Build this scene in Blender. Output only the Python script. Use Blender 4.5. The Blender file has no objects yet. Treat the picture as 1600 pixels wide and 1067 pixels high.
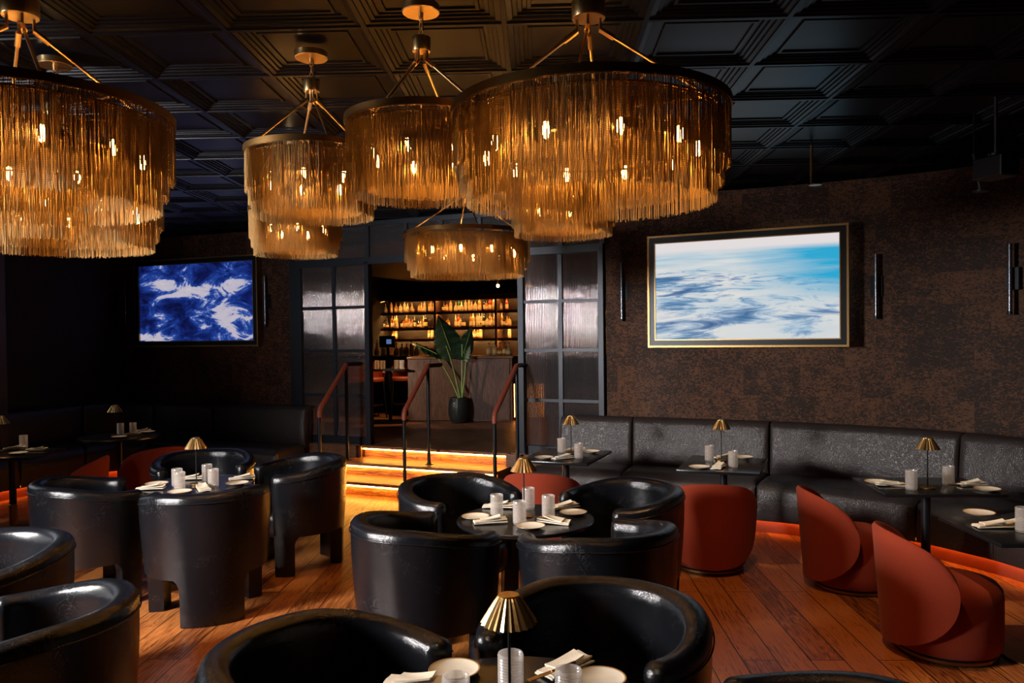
import bpy, bmesh, math, random
from mathutils import Vector, Matrix

# ------------------------------------------------------------------ camera, world, light, exposure
SC = bpy.context.scene
COL = SC.collection
F = 1240.0                      # focal length in pixels of the 1600 x 1067 frame
H = 1.85                        # eye height
PITCH = math.radians(1.0)
ROLL = math.radians(0.67)
SHY = 13.1 / 1600.0
fwd = Vector((0, math.cos(PITCH), -math.sin(PITCH)))
r0 = Vector((1, 0, 0)); u0 = r0.cross(fwd)
right = (math.cos(ROLL) * r0 - math.sin(ROLL) * u0).normalized()
up = right.cross(fwd).normalized()
cam_d = bpy.data.cameras.new('camera'); cam = bpy.data.objects.new('camera', cam_d); COL.objects.link(cam)
cam_d.sensor_width = 36.0; cam_d.lens = F / 1600 * 36; cam_d.shift_y = SHY; cam_d.clip_start = 0.05
cam.matrix_world = Matrix(((right.x, up.x, -fwd.x, 0), (right.y, up.y, -fwd.y, 0), (right.z, up.z, -fwd.z, H), (0, 0, 0, 1)))
SC.camera = cam
SC.view_settings.view_transform = 'Standard'; SC.view_settings.look = 'None'
SC.view_settings.gamma = 1.0; SC.view_settings.use_curve_mapping = False
SC.view_settings.exposure = 0.0
SC.cycles.use_denoising = True
SC.cycles.max_bounces = 6; SC.cycles.diffuse_bounces = 3; SC.cycles.glossy_bounces = 3; SC.cycles.transmission_bounces = 5
SC.cycles.transparent_max_bounces = 8
SC.cycles.sample_clamp_indirect = 4.0
SC.cycles.blur_glossy = 1.0
SC.cycles.caustics_reflective = False; SC.cycles.caustics_refractive = False

world = bpy.data.worlds.new('world'); SC.world = world; world.use_nodes = True
world.node_tree.nodes['Background'].inputs[0].default_value = (0.6, 0.7, 1.0, 1)
world.node_tree.nodes['Background'].inputs[1].default_value = 0.0

def area(name, loc, target, sx, sy, power, col, spread=180):
    d = bpy.data.lights.new(name, 'AREA'); d.shape = 'RECTANGLE'; d.size = sx; d.size_y = sy
    d.energy = power; d.color = col; d.spread = math.radians(spread)
    o = bpy.data.objects.new(name, d); COL.objects.link(o); o.location = loc
    o.rotation_euler = (Vector(target) - Vector(loc)).to_track_quat('-Z', 'Y').to_euler()
    return o
# daylight through the side window of the left wall (out of frame, left of the camera)
WIN_Y0, WIN_Y1, WIN_Z0, WIN_Z1 = 1.9, 3.0, 1.55, 2.75
area('window_daylight', (-4.95, (WIN_Y0 + WIN_Y1) / 2, (WIN_Z0 + WIN_Z1) / 2), (0.6, (WIN_Y0 + WIN_Y1) / 2 + 3.2, -1.9),
     1.0, 1.1, 300, (1.0, 0.97, 0.95), 104)
# added fill at the same window, brightens the ceiling and the chandeliers' left sides
area('added_high_fill', (-4.93, 2.45, 2.45), (-2.6, 6.3, 3.1), 1.0, 0.5, 85, (0.97, 0.96, 1.0), 66)
def pin(loc, tgt, power, deg=24, col=(1.0, 0.76, 0.50), soft=0.03):
    d = bpy.data.lights.new('added_spot', 'SPOT'); d.energy = power; d.color = col; d.spot_size = math.radians(deg); d.spot_blend = 0.5; d.shadow_soft_size = soft
    o = bpy.data.objects.new('added_spot', d); COL.objects.link(o); o.location = loc
    o.rotation_euler = (Vector(tgt) - Vector(loc)).to_track_quat('-Z', 'Y').to_euler(); return o
# added spots at ceiling height, without fixtures, to brighten the tables
for (tx, ty, pw) in ((0.07, 4.83, 110), (-2.45, 6.13, 110), (0.0, 2.33, 80), (0.49, 7.37, 110), (1.80, 6.78, 110), (2.98, 5.72, 110), (2.98, 4.44, 110), (-5.0, 7.9, 110), (-4.6, 9.26, 50)):
    pin((tx - 0.9, ty - 0.35 if ty > 3 else ty - 1.2, 3.33), (tx, ty, 0.73), pw)
pin((1.2, 3.9, 3.33), (1.75, 4.9, 0), 110, 50, (1.0, 0.50, 0.22), 0.05)  # added wide warm spots, no fixtures, to brighten the floor
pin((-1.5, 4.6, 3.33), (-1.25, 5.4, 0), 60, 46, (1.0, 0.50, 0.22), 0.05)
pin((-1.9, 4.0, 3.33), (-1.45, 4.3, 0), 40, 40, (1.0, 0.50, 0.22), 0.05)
# added bar room spots without fixtures, for the high table and the host stand
pin((-1.75, 13.0, 3.0), (-2.1, 13.3, 1.2), 220, 50, (1.0, 0.5, 0.18))
pin((-2.75, 11.45, 1.55), (-0.75, 12.9, 1.1), 130, 60, (1.0, 0.80, 0.62), 0.05)

# ------------------------------------------------------------------ pixel helpers (photo coordinates -> points of the room)
def ray(px, py):
    a = (px - 800) / F; b = (533.5 + SHY * 1600 - py) / F
    return (fwd + a * right + b * up)
EYE = Vector((0, 0, H))
def atz(px, py, z):
    r = ray(px, py); t = (z - H) / r.z
    return EYE + t * r
def onplane(px, py, p0, p1):
    """point where the pixel's ray meets the vertical plane through p0-p1 (XY)"""
    d = Vector((p1[0] - p0[0], p1[1] - p0[1])); n = Vector((-d.y, d.x))
    r = ray(px, py); t = n.dot(Vector(p0[:2])) / (n.x * r.x + n.y * r.y)
    return EYE + t * r
def pix(v):
    w = Vector(v) - EYE; zc = w.dot(fwd)
    return (800 + F * w.dot(right) / zc, 533.5 + SHY * 1600 - F * w.dot(up) / zc)

# ------------------------------------------------------------------ materials
def new_mat(name):
    m = bpy.data.materials.new(name); m.use_nodes = True
    nt = m.node_tree; b = nt.nodes['Principled BSDF']
    return m, nt, b
def L(nt, a, b): nt.links.new(a, b)
def node(nt, t, **kw):
    n = nt.nodes.new(t)
    for k, v in kw.items():
        if k.startswith('i_'): n.inputs[k[2:].replace('_', ' ')].default_value = v
        else: setattr(n, k, v)
    return n
def ramp(nt, stops):
    n = nt.nodes.new('ShaderNodeValToRGB'); e = n.color_ramp.elements
    while len(e) > 1: e.remove(e[-1])
    e[0].position = stops[0][0]; e[0].color = (*stops[0][1], 1)
    for p, c in stops[1:]:
        x = e.new(p); x.color = (*c, 1)
    return n
def simple(name, col, rough=0.5, metal=0.0, coat=0.0, bump=0.0, bscale=60, var=0.0, spec=0.5, sheen=0.0):
    m, nt, b = new_mat(name)
    b.inputs['Base Color'].default_value = (*col, 1); b.inputs['Roughness'].default_value = rough
    b.inputs['Metallic'].default_value = metal; b.inputs['Coat Weight'].default_value = coat
    b.inputs['Specular IOR Level'].default_value = spec
    b.inputs['Sheen Weight'].default_value = sheen
    tc = node(nt, 'ShaderNodeTexCoord'); nz = node(nt, 'ShaderNodeTexNoise'); nz.inputs['Scale'].default_value = bscale
    nz.inputs['Detail'].default_value = 4
    L(nt, tc.outputs['Object'], nz.inputs['Vector'])
    v = max(var, 0.04)
    r = ramp(nt, [(0.3, tuple(c * (1 - v) for c in col)), (0.7, tuple(min(1, c * (1 + v)) for c in col))])
    L(nt, nz.outputs['Fac'], r.inputs['Fac']); L(nt, r.outputs['Color'], b.inputs['Base Color'])
    if bump:
        bp = node(nt, 'ShaderNodeBump'); bp.inputs['Strength'].default_value = bump; bp.inputs['Distance'].default_value = 0.01
        L(nt, nz.outputs['Fac'], bp.inputs['Height']); L(nt, bp.outputs['Normal'], b.inputs['Normal'])
    return m
def glow(name, col, strength):
    m = bpy.data.materials.new(name); m.use_nodes = True; nt = m.node_tree
    nt.nodes.remove(nt.nodes['Principled BSDF']); e = node(nt, 'ShaderNodeEmission')
    e.inputs[0].default_value = (*col, 1); e.inputs[1].default_value = strength
    L(nt, e.outputs[0], nt.nodes['Material Output'].inputs[0]); return m

def leather(name, col, rough, scratch, bump=0.25, vscale=26):
    m, nt, b = new_mat(name)
    tc = node(nt, 'ShaderNodeTexCoord')
    vo = node(nt, 'ShaderNodeTexVoronoi'); vo.feature = 'DISTANCE_TO_EDGE'; vo.inputs['Scale'].default_value = vscale * 9
    L(nt, tc.outputs['Object'], vo.inputs['Vector'])
    nz = node(nt, 'ShaderNodeTexNoise'); nz.inputs['Scale'].default_value = 3.5; nz.inputs['Detail'].default_value = 6
    nz.inputs['Distortion'].default_value = 1.2
    L(nt, tc.outputs['Object'], nz.inputs['Vector'])
    # fine light creases: ridged noise
    n2 = node(nt, 'ShaderNodeTexNoise'); n2.inputs['Scale'].default_value = 9; n2.inputs['Detail'].default_value = 7
    n2.inputs['Distortion'].default_value = 2.4; n2.inputs['Roughness'].default_value = 0.62
    L(nt, tc.outputs['Object'], n2.inputs['Vector'])
    sub = node(nt, 'ShaderNodeMath', operation='SUBTRACT'); sub.inputs[1].default_value = 0.5
    ab = node(nt, 'ShaderNodeMath', operation='ABSOLUTE')
    L(nt, n2.outputs['Fac'], sub.inputs[0]); L(nt, sub.outputs[0], ab.inputs[0])
    mr = node(nt, 'ShaderNodeMapRange'); mr.inputs['From Min'].default_value = 0.0; mr.inputs['From Max'].default_value = 0.007
    mr.inputs['To Min'].default_value = 1; mr.inputs['To Max'].default_value = 0
    L(nt, ab.outputs[0], mr.inputs['Value'])
    msk = node(nt, 'ShaderNodeMapRange'); msk.inputs['From Min'].default_value = 0.52; msk.inputs['From Max'].default_value = 0.66
    L(nt, nz.outputs['Fac'], msk.inputs['Value'])
    mul = node(nt, 'ShaderNodeMath', operation='MULTIPLY'); L(nt, mr.outputs[0], mul.inputs[0]); L(nt, msk.outputs[0], mul.inputs[1])
    mx = node(nt, 'ShaderNodeMix', data_type='RGBA'); mx.inputs['A'].default_value = (*col, 1)
    mx.inputs['B'].default_value = (*[min(1, c + scratch) for c in col], 1)
    L(nt, mul.outputs[0], mx.inputs['Factor']); L(nt, mx.outputs['Result'], b.inputs['Base Color'])
    rr = node(nt, 'ShaderNodeMapRange'); rr.inputs['To Min'].default_value = rough - 0.05; rr.inputs['To Max'].default_value = rough + 0.08
    L(nt, nz.outputs['Fac'], rr.inputs['Value']); L(nt, rr.outputs[0], b.inputs['Roughness'])
    add = node(nt, 'ShaderNodeMath', operation='MULTIPLY_ADD'); add.inputs[1].default_value = 0.25
    L(nt, vo.outputs['Distance'], add.inputs[0]); L(nt, nz.outputs['Fac'], add.inputs[2])
    a2 = node(nt, 'ShaderNodeMath', operation='MULTIPLY_ADD'); a2.inputs[1].default_value = 0.06
    L(nt, mul.outputs[0], a2.inputs[0]); L(nt, add.outputs[0], a2.inputs[2])
    bp = node(nt, 'ShaderNodeBump'); bp.inputs['Strength'].default_value = bump; bp.inputs['Distance'].default_value = 0.02
    L(nt, a2.outputs[0], bp.inputs['Height']); L(nt, bp.outputs['Normal'], b.inputs['Normal'])
    return m

def wood(name, c0, c1, c2, rough=0.35, planks=True, rot=0.0, pw=0.19, pl=1.9, gap=0.002, coat=0.0):
    m, nt, b = new_mat(name)
    tc = node(nt, 'ShaderNodeTexCoord')
    mp = node(nt, 'ShaderNodeMapping'); mp.inputs['Rotation'].default_value = rot if isinstance(rot, tuple) else (0, 0, rot)
    L(nt, tc.outputs['Object'], mp.inputs['Vector'])
    sep = None
    if planks:
        br = node(nt, 'ShaderNodeTexBrick'); br.offset = 0.37; br.offset_frequency = 2; br.squash = 1
        br.inputs['Color1'].default_value = (0, 0, 0, 1); br.inputs['Color2'].default_value = (1, 1, 1, 1)
        br.inputs['Mortar'].default_value = (0.5, 0.5, 0.5, 1); br.inputs['Scale'].default_value = 1
        br.inputs['Mortar Size'].default_value = gap; br.inputs['Mortar Smooth'].default_value = 0.3
        br.inputs['Brick Width'].default_value = pl; br.inputs['Row Height'].default_value = pw; br.inputs['Bias'].default_value = 0
        L(nt, mp.outputs[0], br.inputs['Vector'])
        # shift the grain from plank to plank
        ma = node(nt, 'ShaderNodeVectorMath', operation='MULTIPLY_ADD')
        ma.inputs[1].default_value = (7.3, 3.1, 5.7); L(nt, br.outputs['Color'], ma.inputs[0]); L(nt, mp.outputs[0], ma.inputs[2])
        vec = ma.outputs[0]
    else:
        vec = mp.outputs[0]
    m2 = node(nt, 'ShaderNodeMapping'); m2.inputs['Scale'].default_value = (0.9, 9, 9)
    L(nt, vec, m2.inputs['Vector'])
    n1 = node(nt, 'ShaderNodeTexNoise'); n1.inputs['Scale'].default_value = 1.6; n1.inputs['Detail'].default_value = 3; n1.inputs['Distortion'].default_value = 0.6
    L(nt, m2.outputs[0], n1.inputs['Vector'])
    wv = node(nt, 'ShaderNodeMath', operation='MULTIPLY'); wv.inputs[1].default_value = 70; L(nt, n1.outputs['Fac'], wv.inputs[0])
    sn = node(nt, 'ShaderNodeMath', operation='SINE'); L(nt, wv.outputs[0], sn.inputs[0])
    m3 = node(nt, 'ShaderNodeMapping'); m3.inputs['Scale'].default_value = (4, 130, 130); L(nt, vec, m3.inputs['Vector'])
    n3 = node(nt, 'ShaderNodeTexNoise'); n3.inputs['Scale'].default_value = 1; n3.inputs['Detail'].default_value = 2; L(nt, m3.outputs[0], n3.inputs['Vector'])
    s1 = node(nt, 'ShaderNodeMath', operation='MULTIPLY_ADD'); s1.inputs[1].default_value = 0.13
    L(nt, sn.outputs[0], s1.inputs[0]); L(nt, n3.outputs['Fac'], s1.inputs[2])
    n4 = node(nt, 'ShaderNodeTexNoise'); n4.inputs['Scale'].default_value = 2.3; n4.inputs['Detail'].default_value = 2; L(nt, vec, n4.inputs['Vector'])
    s2 = node(nt, 'ShaderNodeMath', operation='MULTIPLY_ADD'); s2.inputs[1].default_value = 0.55
    L(nt, n4.outputs['Fac'], s2.inputs[0]); L(nt, s1.outputs[0], s2.inputs[2])
    if planks:
        s3 = node(nt, 'ShaderNodeMath', operation='MULTIPLY_ADD'); s3.inputs[1].default_value = 0.42
        L(nt, br.outputs['Color'], s3.inputs[0]); L(nt, s2.outputs[0], s3.inputs[2]); out = s3.outputs[0]
        r = ramp(nt, [(0.55, c0), (0.95, c1), (1.3 / 1.4, c2)])
        r = ramp(nt, [(0.40, c0), (0.60, c1), (0.80, c2)])
        sc = node(nt, 'ShaderNodeMath', operation='MULTIPLY'); sc.inputs[1].default_value = 0.72; L(nt, out, sc.inputs[0]); out = sc.outputs[0]
    else:
        out = s2.outputs[0]; r = ramp(nt, [(0.5, c0), (0.78, c1), (1.0, c2)])
    L(nt, out, r.inputs['Fac'])
    col = r.outputs['Color']
    if planks:
        mx = node(nt, 'ShaderNodeMix', data_type='RGBA'); mx.inputs['B'].default_value = (0.012, 0.006, 0.003, 1)
        L(nt, br.outputs['Fac'], mx.inputs['Factor']); L(nt, col, mx.inputs['A']); col = mx.outputs['Result']
    L(nt, col, b.inputs['Base Color'])
    rr = node(nt, 'ShaderNodeMapRange'); rr.inputs['To Min'].default_value = rough + 0.12; rr.inputs['To Max'].default_value = rough - 0.08
    L(nt, n3.outputs['Fac'], rr.inputs['Value']); L(nt, rr.outputs[0], b.inputs['Roughness'])
    b.inputs['Coat Weight'].default_value = coat
    bp = node(nt, 'ShaderNodeBump'); bp.inputs['Strength'].default_value = 0.35; bp.inputs['Distance'].default_value = 0.003
    hh = node(nt, 'ShaderNodeMath', operation='SUBTRACT'); L(nt, s1.outputs[0], hh.inputs[0])
    if planks: L(nt, br.outputs['Fac'], hh.inputs[1])
    else: hh.inputs[1].default_value = 0
    L(nt, hh.outputs[0], bp.inputs['Height']); L(nt, bp.outputs['Normal'], b.inputs['Normal'])
    return m

def wallpaper():
    m, nt, b = new_mat('wallpaper')
    uv = node(nt, 'ShaderNodeUVMap')
    br = node(nt, 'ShaderNodeTexBrick'); br.offset = 0.5; br.inputs['Color1'].default_value = (0, 0, 0, 1); br.inputs['Color2'].default_value = (1, 1, 1, 1)
    br.inputs['Mortar'].default_value = (0.45, 0.45, 0.45, 1); br.inputs['Scale'].default_value = 1; br.inputs['Mortar Size'].default_value = 0.0015
    br.inputs['Brick Width'].default_value = 0.28; br.inputs['Row Height'].default_value = 0.30
    L(nt, uv.outputs[0], br.inputs['Vector'])
    ma = node(nt, 'ShaderNodeVectorMath', operation='MULTIPLY_ADD'); ma.inputs[1].default_value = (5.1, 8.7, 0)
    L(nt, br.outputs['Color'], ma.inputs[0]); L(nt, uv.outputs[0], ma.inputs[2])
    nz = node(nt, 'ShaderNodeTexNoise'); nz.inputs['Scale'].default_value = 25; nz.inputs['Detail'].default_value = 2.5; nz.inputs['Distortion'].default_value = 1.6
    mp = node(nt, 'ShaderNodeMapping'); mp.inputs['Scale'].default_value = (1.0, 1.7, 1); L(nt, ma.outputs[0], mp.inputs['Vector'])
    L(nt, mp.outputs[0], nz.inputs['Vector'])
    n2 = node(nt, 'ShaderNodeTexNoise'); n2.inputs['Scale'].default_value = 3.2; n2.inputs['Detail'].default_value = 3
    L(nt, ma.outputs[0], n2.inputs['Vector'])
    # how spotted a square is
    a = node(nt, 'ShaderNodeMath', operation='MULTIPLY_ADD'); a.inputs[1].default_value = 0.13
    L(nt, br.outputs['Color'], a.inputs[0]); L(nt, nz.outputs['Fac'], a.inputs[2])
    a2 = node(nt, 'ShaderNodeMath', operation='MULTIPLY_ADD'); a2.inputs[1].default_value = 0.35
    L(nt, n2.outputs['Fac'], a2.inputs[0]); L(nt, a.outputs[0], a2.inputs[2])
    r = ramp(nt, [(0.0, (0.145, 0.060, 0.027)), (0.68, (0.11, 0.045, 0.021)), (0.76, (0.032, 0.016, 0.010)), (1.0, (0.020, 0.011, 0.008))])
    L(nt, a2.outputs[0], r.inputs['Fac']); L(nt, r.outputs['Color'], b.inputs['Base Color'])
    b.inputs['Roughness'].default_value = 0.65; b.inputs['Specular IOR Level'].default_value = 0.22
    bp = node(nt, 'ShaderNodeBump'); bp.inputs['Strength'].default_value = 0.3; bp.inputs['Distance'].default_value = 0.004
    L(nt, a2.outputs[0], bp.inputs['Height']); L(nt, bp.outputs['Normal'], b.inputs['Normal'])
    return m

def chain_mat():
    m, nt, b = new_mat('brass_chain')
    tc = node(nt, 'ShaderNodeTexCoord'); sp = node(nt, 'ShaderNodeSeparateXYZ'); L(nt, tc.outputs['Object'], sp.inputs[0])
    fl = node(nt, 'ShaderNodeVectorMath', operation='MULTIPLY'); fl.inputs[1].default_value = (1, 1, 0.03); L(nt, tc.outputs['Object'], fl.inputs[0])
    nx = node(nt, 'ShaderNodeTexNoise'); nx.inputs['Scale'].default_value = 170; L(nt, fl.outputs[0], nx.inputs['Vector'])
    ml = node(nt, 'ShaderNodeMath', operation='MULTIPLY'); ml.inputs[1].default_value = 2 * math.pi / 0.0065; L(nt, sp.outputs['Z'], ml.inputs[0])
    ad = node(nt, 'ShaderNodeMath', operation='MULTIPLY_ADD'); ad.inputs[1].default_value = 60; L(nt, nx.outputs['Fac'], ad.inputs[0]); L(nt, ml.outputs[0], ad.inputs[2])
    sn = node(nt, 'ShaderNodeMath', operation='SINE'); L(nt, ad.outputs[0], sn.inputs[0])
    r = ramp(nt, [(0.15, (0.12, 0.062, 0.02)), (0.6, (0.70, 0.44, 0.17))])
    mr = node(nt, 'ShaderNodeMapRange'); mr.inputs['From Min'].default_value = -1; L(nt, sn.outputs[0], mr.inputs['Value']); L(nt, mr.outputs[0], r.inputs['Fac'])
    L(nt, r.outputs['Color'], b.inputs['Base Color'])
    b.inputs['Metallic'].default_value = 0.75; b.inputs['Roughness'].default_value = 0.42
    bp = node(nt, 'ShaderNodeBump'); bp.inputs['Strength'].default_value = 0.6; bp.inputs['Distance'].default_value = 0.002
    L(nt, mr.outputs[0], bp.inputs['Height']); L(nt, bp.outputs['Normal'], b.inputs['Normal'])
    return m

def reeded():
    """ribbed glass: see-through but bent and blurred by upright ribs"""
    m, nt, b = new_mat('reeded_glass')
    uv = node(nt, 'ShaderNodeUVMap'); sp = node(nt, 'ShaderNodeSeparateXYZ'); L(nt, uv.outputs[0], sp.inputs[0])
    ml = node(nt, 'ShaderNodeMath', operation='MULTIPLY'); ml.inputs[1].default_value = 2 * math.pi / 0.022; L(nt, sp.outputs['X'], ml.inputs[0])
    sn = node(nt, 'ShaderNodeMath', operation='SINE'); L(nt, ml.outputs[0], sn.inputs[0])
    bp = node(nt, 'ShaderNodeBump'); bp.inputs['Strength'].default_value = 0.7; bp.inputs['Distance'].default_value = 0.004
    L(nt, sn.outputs[0], bp.inputs['Height'])
    gl = node(nt, 'ShaderNodeBsdfGlossy'); gl.inputs['Roughness'].default_value = 0.07; gl.inputs['Color'].default_value = (0.86, 0.74, 0.72, 1)
    tr = node(nt, 'ShaderNodeBsdfRefraction'); tr.inputs['IOR'].default_value = 1.08; tr.inputs['Roughness'].default_value = 0.12
    df = node(nt, 'ShaderNodeBsdfTranslucent'); df.inputs['Color'].default_value = (0.62, 0.6, 0.62, 1)
    d2 = node(nt, 'ShaderNodeBsdfDiffuse'); d2.inputs['Color'].default_value = (0.62, 0.6, 0.62, 1)
    for s in (gl, tr, df, d2): L(nt, bp.outputs['Normal'], s.inputs['Normal'])
    m1 = node(nt, 'ShaderNodeMixShader'); m1.inputs[0].default_value = 0.27; L(nt, tr.outputs[0], m1.inputs[1]); L(nt, gl.outputs[0], m1.inputs[2])
    m0 = node(nt, 'ShaderNodeMixShader'); m0.inputs[0].default_value = 0.5; L(nt, df.outputs[0], m0.inputs[1]); L(nt, d2.outputs[0], m0.inputs[2])
    m2 = node(nt, 'ShaderNodeMixShader'); m2.inputs[0].default_value = 0.08; L(nt, m1.outputs[0], m2.inputs[1]); L(nt, m0.outputs[0], m2.inputs[2])
    nt.nodes.remove(b); L(nt, m2.outputs[0], nt.nodes['Material Output'].inputs[0])
    return m

def frosted(name, col, tint=0.5):
    m, nt, b = new_mat(name)
    gl = node(nt, 'ShaderNodeBsdfGlossy'); gl.inputs['Roughness'].default_value = 0.18
    tl = node(nt, 'ShaderNodeBsdfTranslucent'); tl.inputs['Color'].default_value = (*col, 1)
    df = node(nt, 'ShaderNodeBsdfDiffuse'); df.inputs['Color'].default_value = (*col, 1)
    tp = node(nt, 'ShaderNodeBsdfTransparent')
    a = node(nt, 'ShaderNodeMixShader'); a.inputs[0].default_value = 0.5; L(nt, tl.outputs[0], a.inputs[1]); L(nt, df.outputs[0], a.inputs[2])
    c = node(nt, 'ShaderNodeMixShader'); c.inputs[0].default_value = tint; L(nt, tp.outputs[0], c.inputs[1]); L(nt, a.outputs[0], c.inputs[2])
    d = node(nt, 'ShaderNodeMixShader'); d.inputs[0].default_value = 0.10; L(nt, c.outputs[0], d.inputs[1]); L(nt, gl.outputs[0], d.inputs[2])
    nt.nodes.remove(b); L(nt, d.outputs[0], nt.nodes['Material Output'].inputs[0])
    return m

def screen_surf():
    """swirls of white surf over deep blue water"""
    m = bpy.data.materials.new('surf_picture'); m.use_nodes = True; nt = m.node_tree; nt.nodes.remove(nt.nodes['Principled BSDF'])
    uv = node(nt, 'ShaderNodeUVMap')
    n1 = node(nt, 'ShaderNodeTexNoise'); n1.inputs['Scale'].default_value = 4.2; n1.inputs['Detail'].default_value = 12; n1.inputs['Roughness'].default_value = 0.66; n1.inputs['Distortion'].default_value = 1.1
    mp = node(nt, 'ShaderNodeMapping'); mp.inputs['Location'].default_value = (3.3, 1.7, 0); L(nt, uv.outputs[0], mp.inputs['Vector']); L(nt, mp.outputs[0], n1.inputs['Vector'])
    sp = node(nt, 'ShaderNodeSeparateXYZ'); L(nt, uv.outputs[0], sp.inputs[0])
    # the surf band: from upper left through the middle down to the lower right
    tot = None
    for (cx, cy, rx, ry, s) in ((0.16, 0.80, 0.20, 0.10, 0.17), (0.45, 0.64, 0.22, 0.10, 0.24), (0.74, 0.34, 0.19, 0.34, 0.20), (0.82, 0.74, 0.16, 0.1, 0.14), (0.12, 0.05, 0.2, 0.06, 0.2), (0.19, 0.40, 0.05, 0.3, 0.10)):
        ax = node(nt, 'ShaderNodeMath', operation='MULTIPLY_ADD'); ax.inputs[1].default_value = 1 / rx; ax.inputs[2].default_value = -cx / rx; L(nt, sp.outputs['X'], ax.inputs[0])
        ay = node(nt, 'ShaderNodeMath', operation='MULTIPLY_ADD'); ay.inputs[1].default_value = 1 / ry; ay.inputs[2].default_value = -cy / ry; L(nt, sp.outputs['Y'], ay.inputs[0])
        x2 = node(nt, 'ShaderNodeMath', operation='POWER'); x2.inputs[1].default_value = 2; L(nt, ax.outputs[0], x2.inputs[0])
        y2 = node(nt, 'ShaderNodeMath', operation='POWER'); y2.inputs[1].default_value = 2; L(nt, ay.outputs[0], y2.inputs[0])
        sm = node(nt, 'ShaderNodeMath', operation='ADD'); L(nt, x2.outputs[0], sm.inputs[0]); L(nt, y2.outputs[0], sm.inputs[1])
        ng = node(nt, 'ShaderNodeMath', operation='MULTIPLY'); ng.inputs[1].default_value = -1; L(nt, sm.outputs[0], ng.inputs[0])
        ex = node(nt, 'ShaderNodeMath', operation='EXPONENT'); L(nt, ng.outputs[0], ex.inputs[0])
        sc = node(nt, 'ShaderNodeMath', operation='MULTIPLY'); sc.inputs[1].default_value = s; L(nt, ex.outputs[0], sc.inputs[0])
        if tot is None: tot = sc.outputs[0]
        else:
            a = node(nt, 'ShaderNodeMath', operation='ADD'); L(nt, tot, a.inputs[0]); L(nt, sc.outputs[0], a.inputs[1]); tot = a.outputs[0]
    a0 = node(nt, 'ShaderNodeMath', operation='ADD'); L(nt, tot, a0.inputs[0]); L(nt, n1.outputs['Fac'], a0.inputs[1])
    nf = node(nt, 'ShaderNodeTexNoise'); nf.inputs['Scale'].default_value = 15; nf.inputs['Detail'].default_value = 8; nf.inputs['Distortion'].default_value = 1.4; nf.inputs['Roughness'].default_value = 0.7
    L(nt, mp.outputs[0], nf.inputs['Vector'])
    a = node(nt, 'ShaderNodeMath', operation='MULTIPLY_ADD'); a.inputs[1].default_value = 0.20; L(nt, nf.outputs['Fac'], a.inputs[0])
    a1 = node(nt, 'ShaderNodeMath', operation='SUBTRACT'); a1.inputs[1].default_value = 0.085; L(nt, a0.outputs[0], a1.inputs[0]); L(nt, a1.outputs[0], a.inputs[2])
    r = ramp(nt, [(0.40, (0.004, 0.006, 0.045)), (0.52, (0.008, 0.02, 0.17)), (0.62, (0.02, 0.07, 0.40)), (0.655, (0.12, 0.2, 0.58)), (0.685, (0.62, 0.58, 0.72)), (0.9, (0.78, 0.70, 0.76))])
    L(nt, a.outputs[0], r.inputs['Fac'])
    e = node(nt, 'ShaderNodeEmission'); e.inputs[1].default_value = 0.75; L(nt, r.outputs['Color'], e.inputs[0])
    L(nt, e.outputs[0], nt.nodes['Material Output'].inputs[0]); return m

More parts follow.
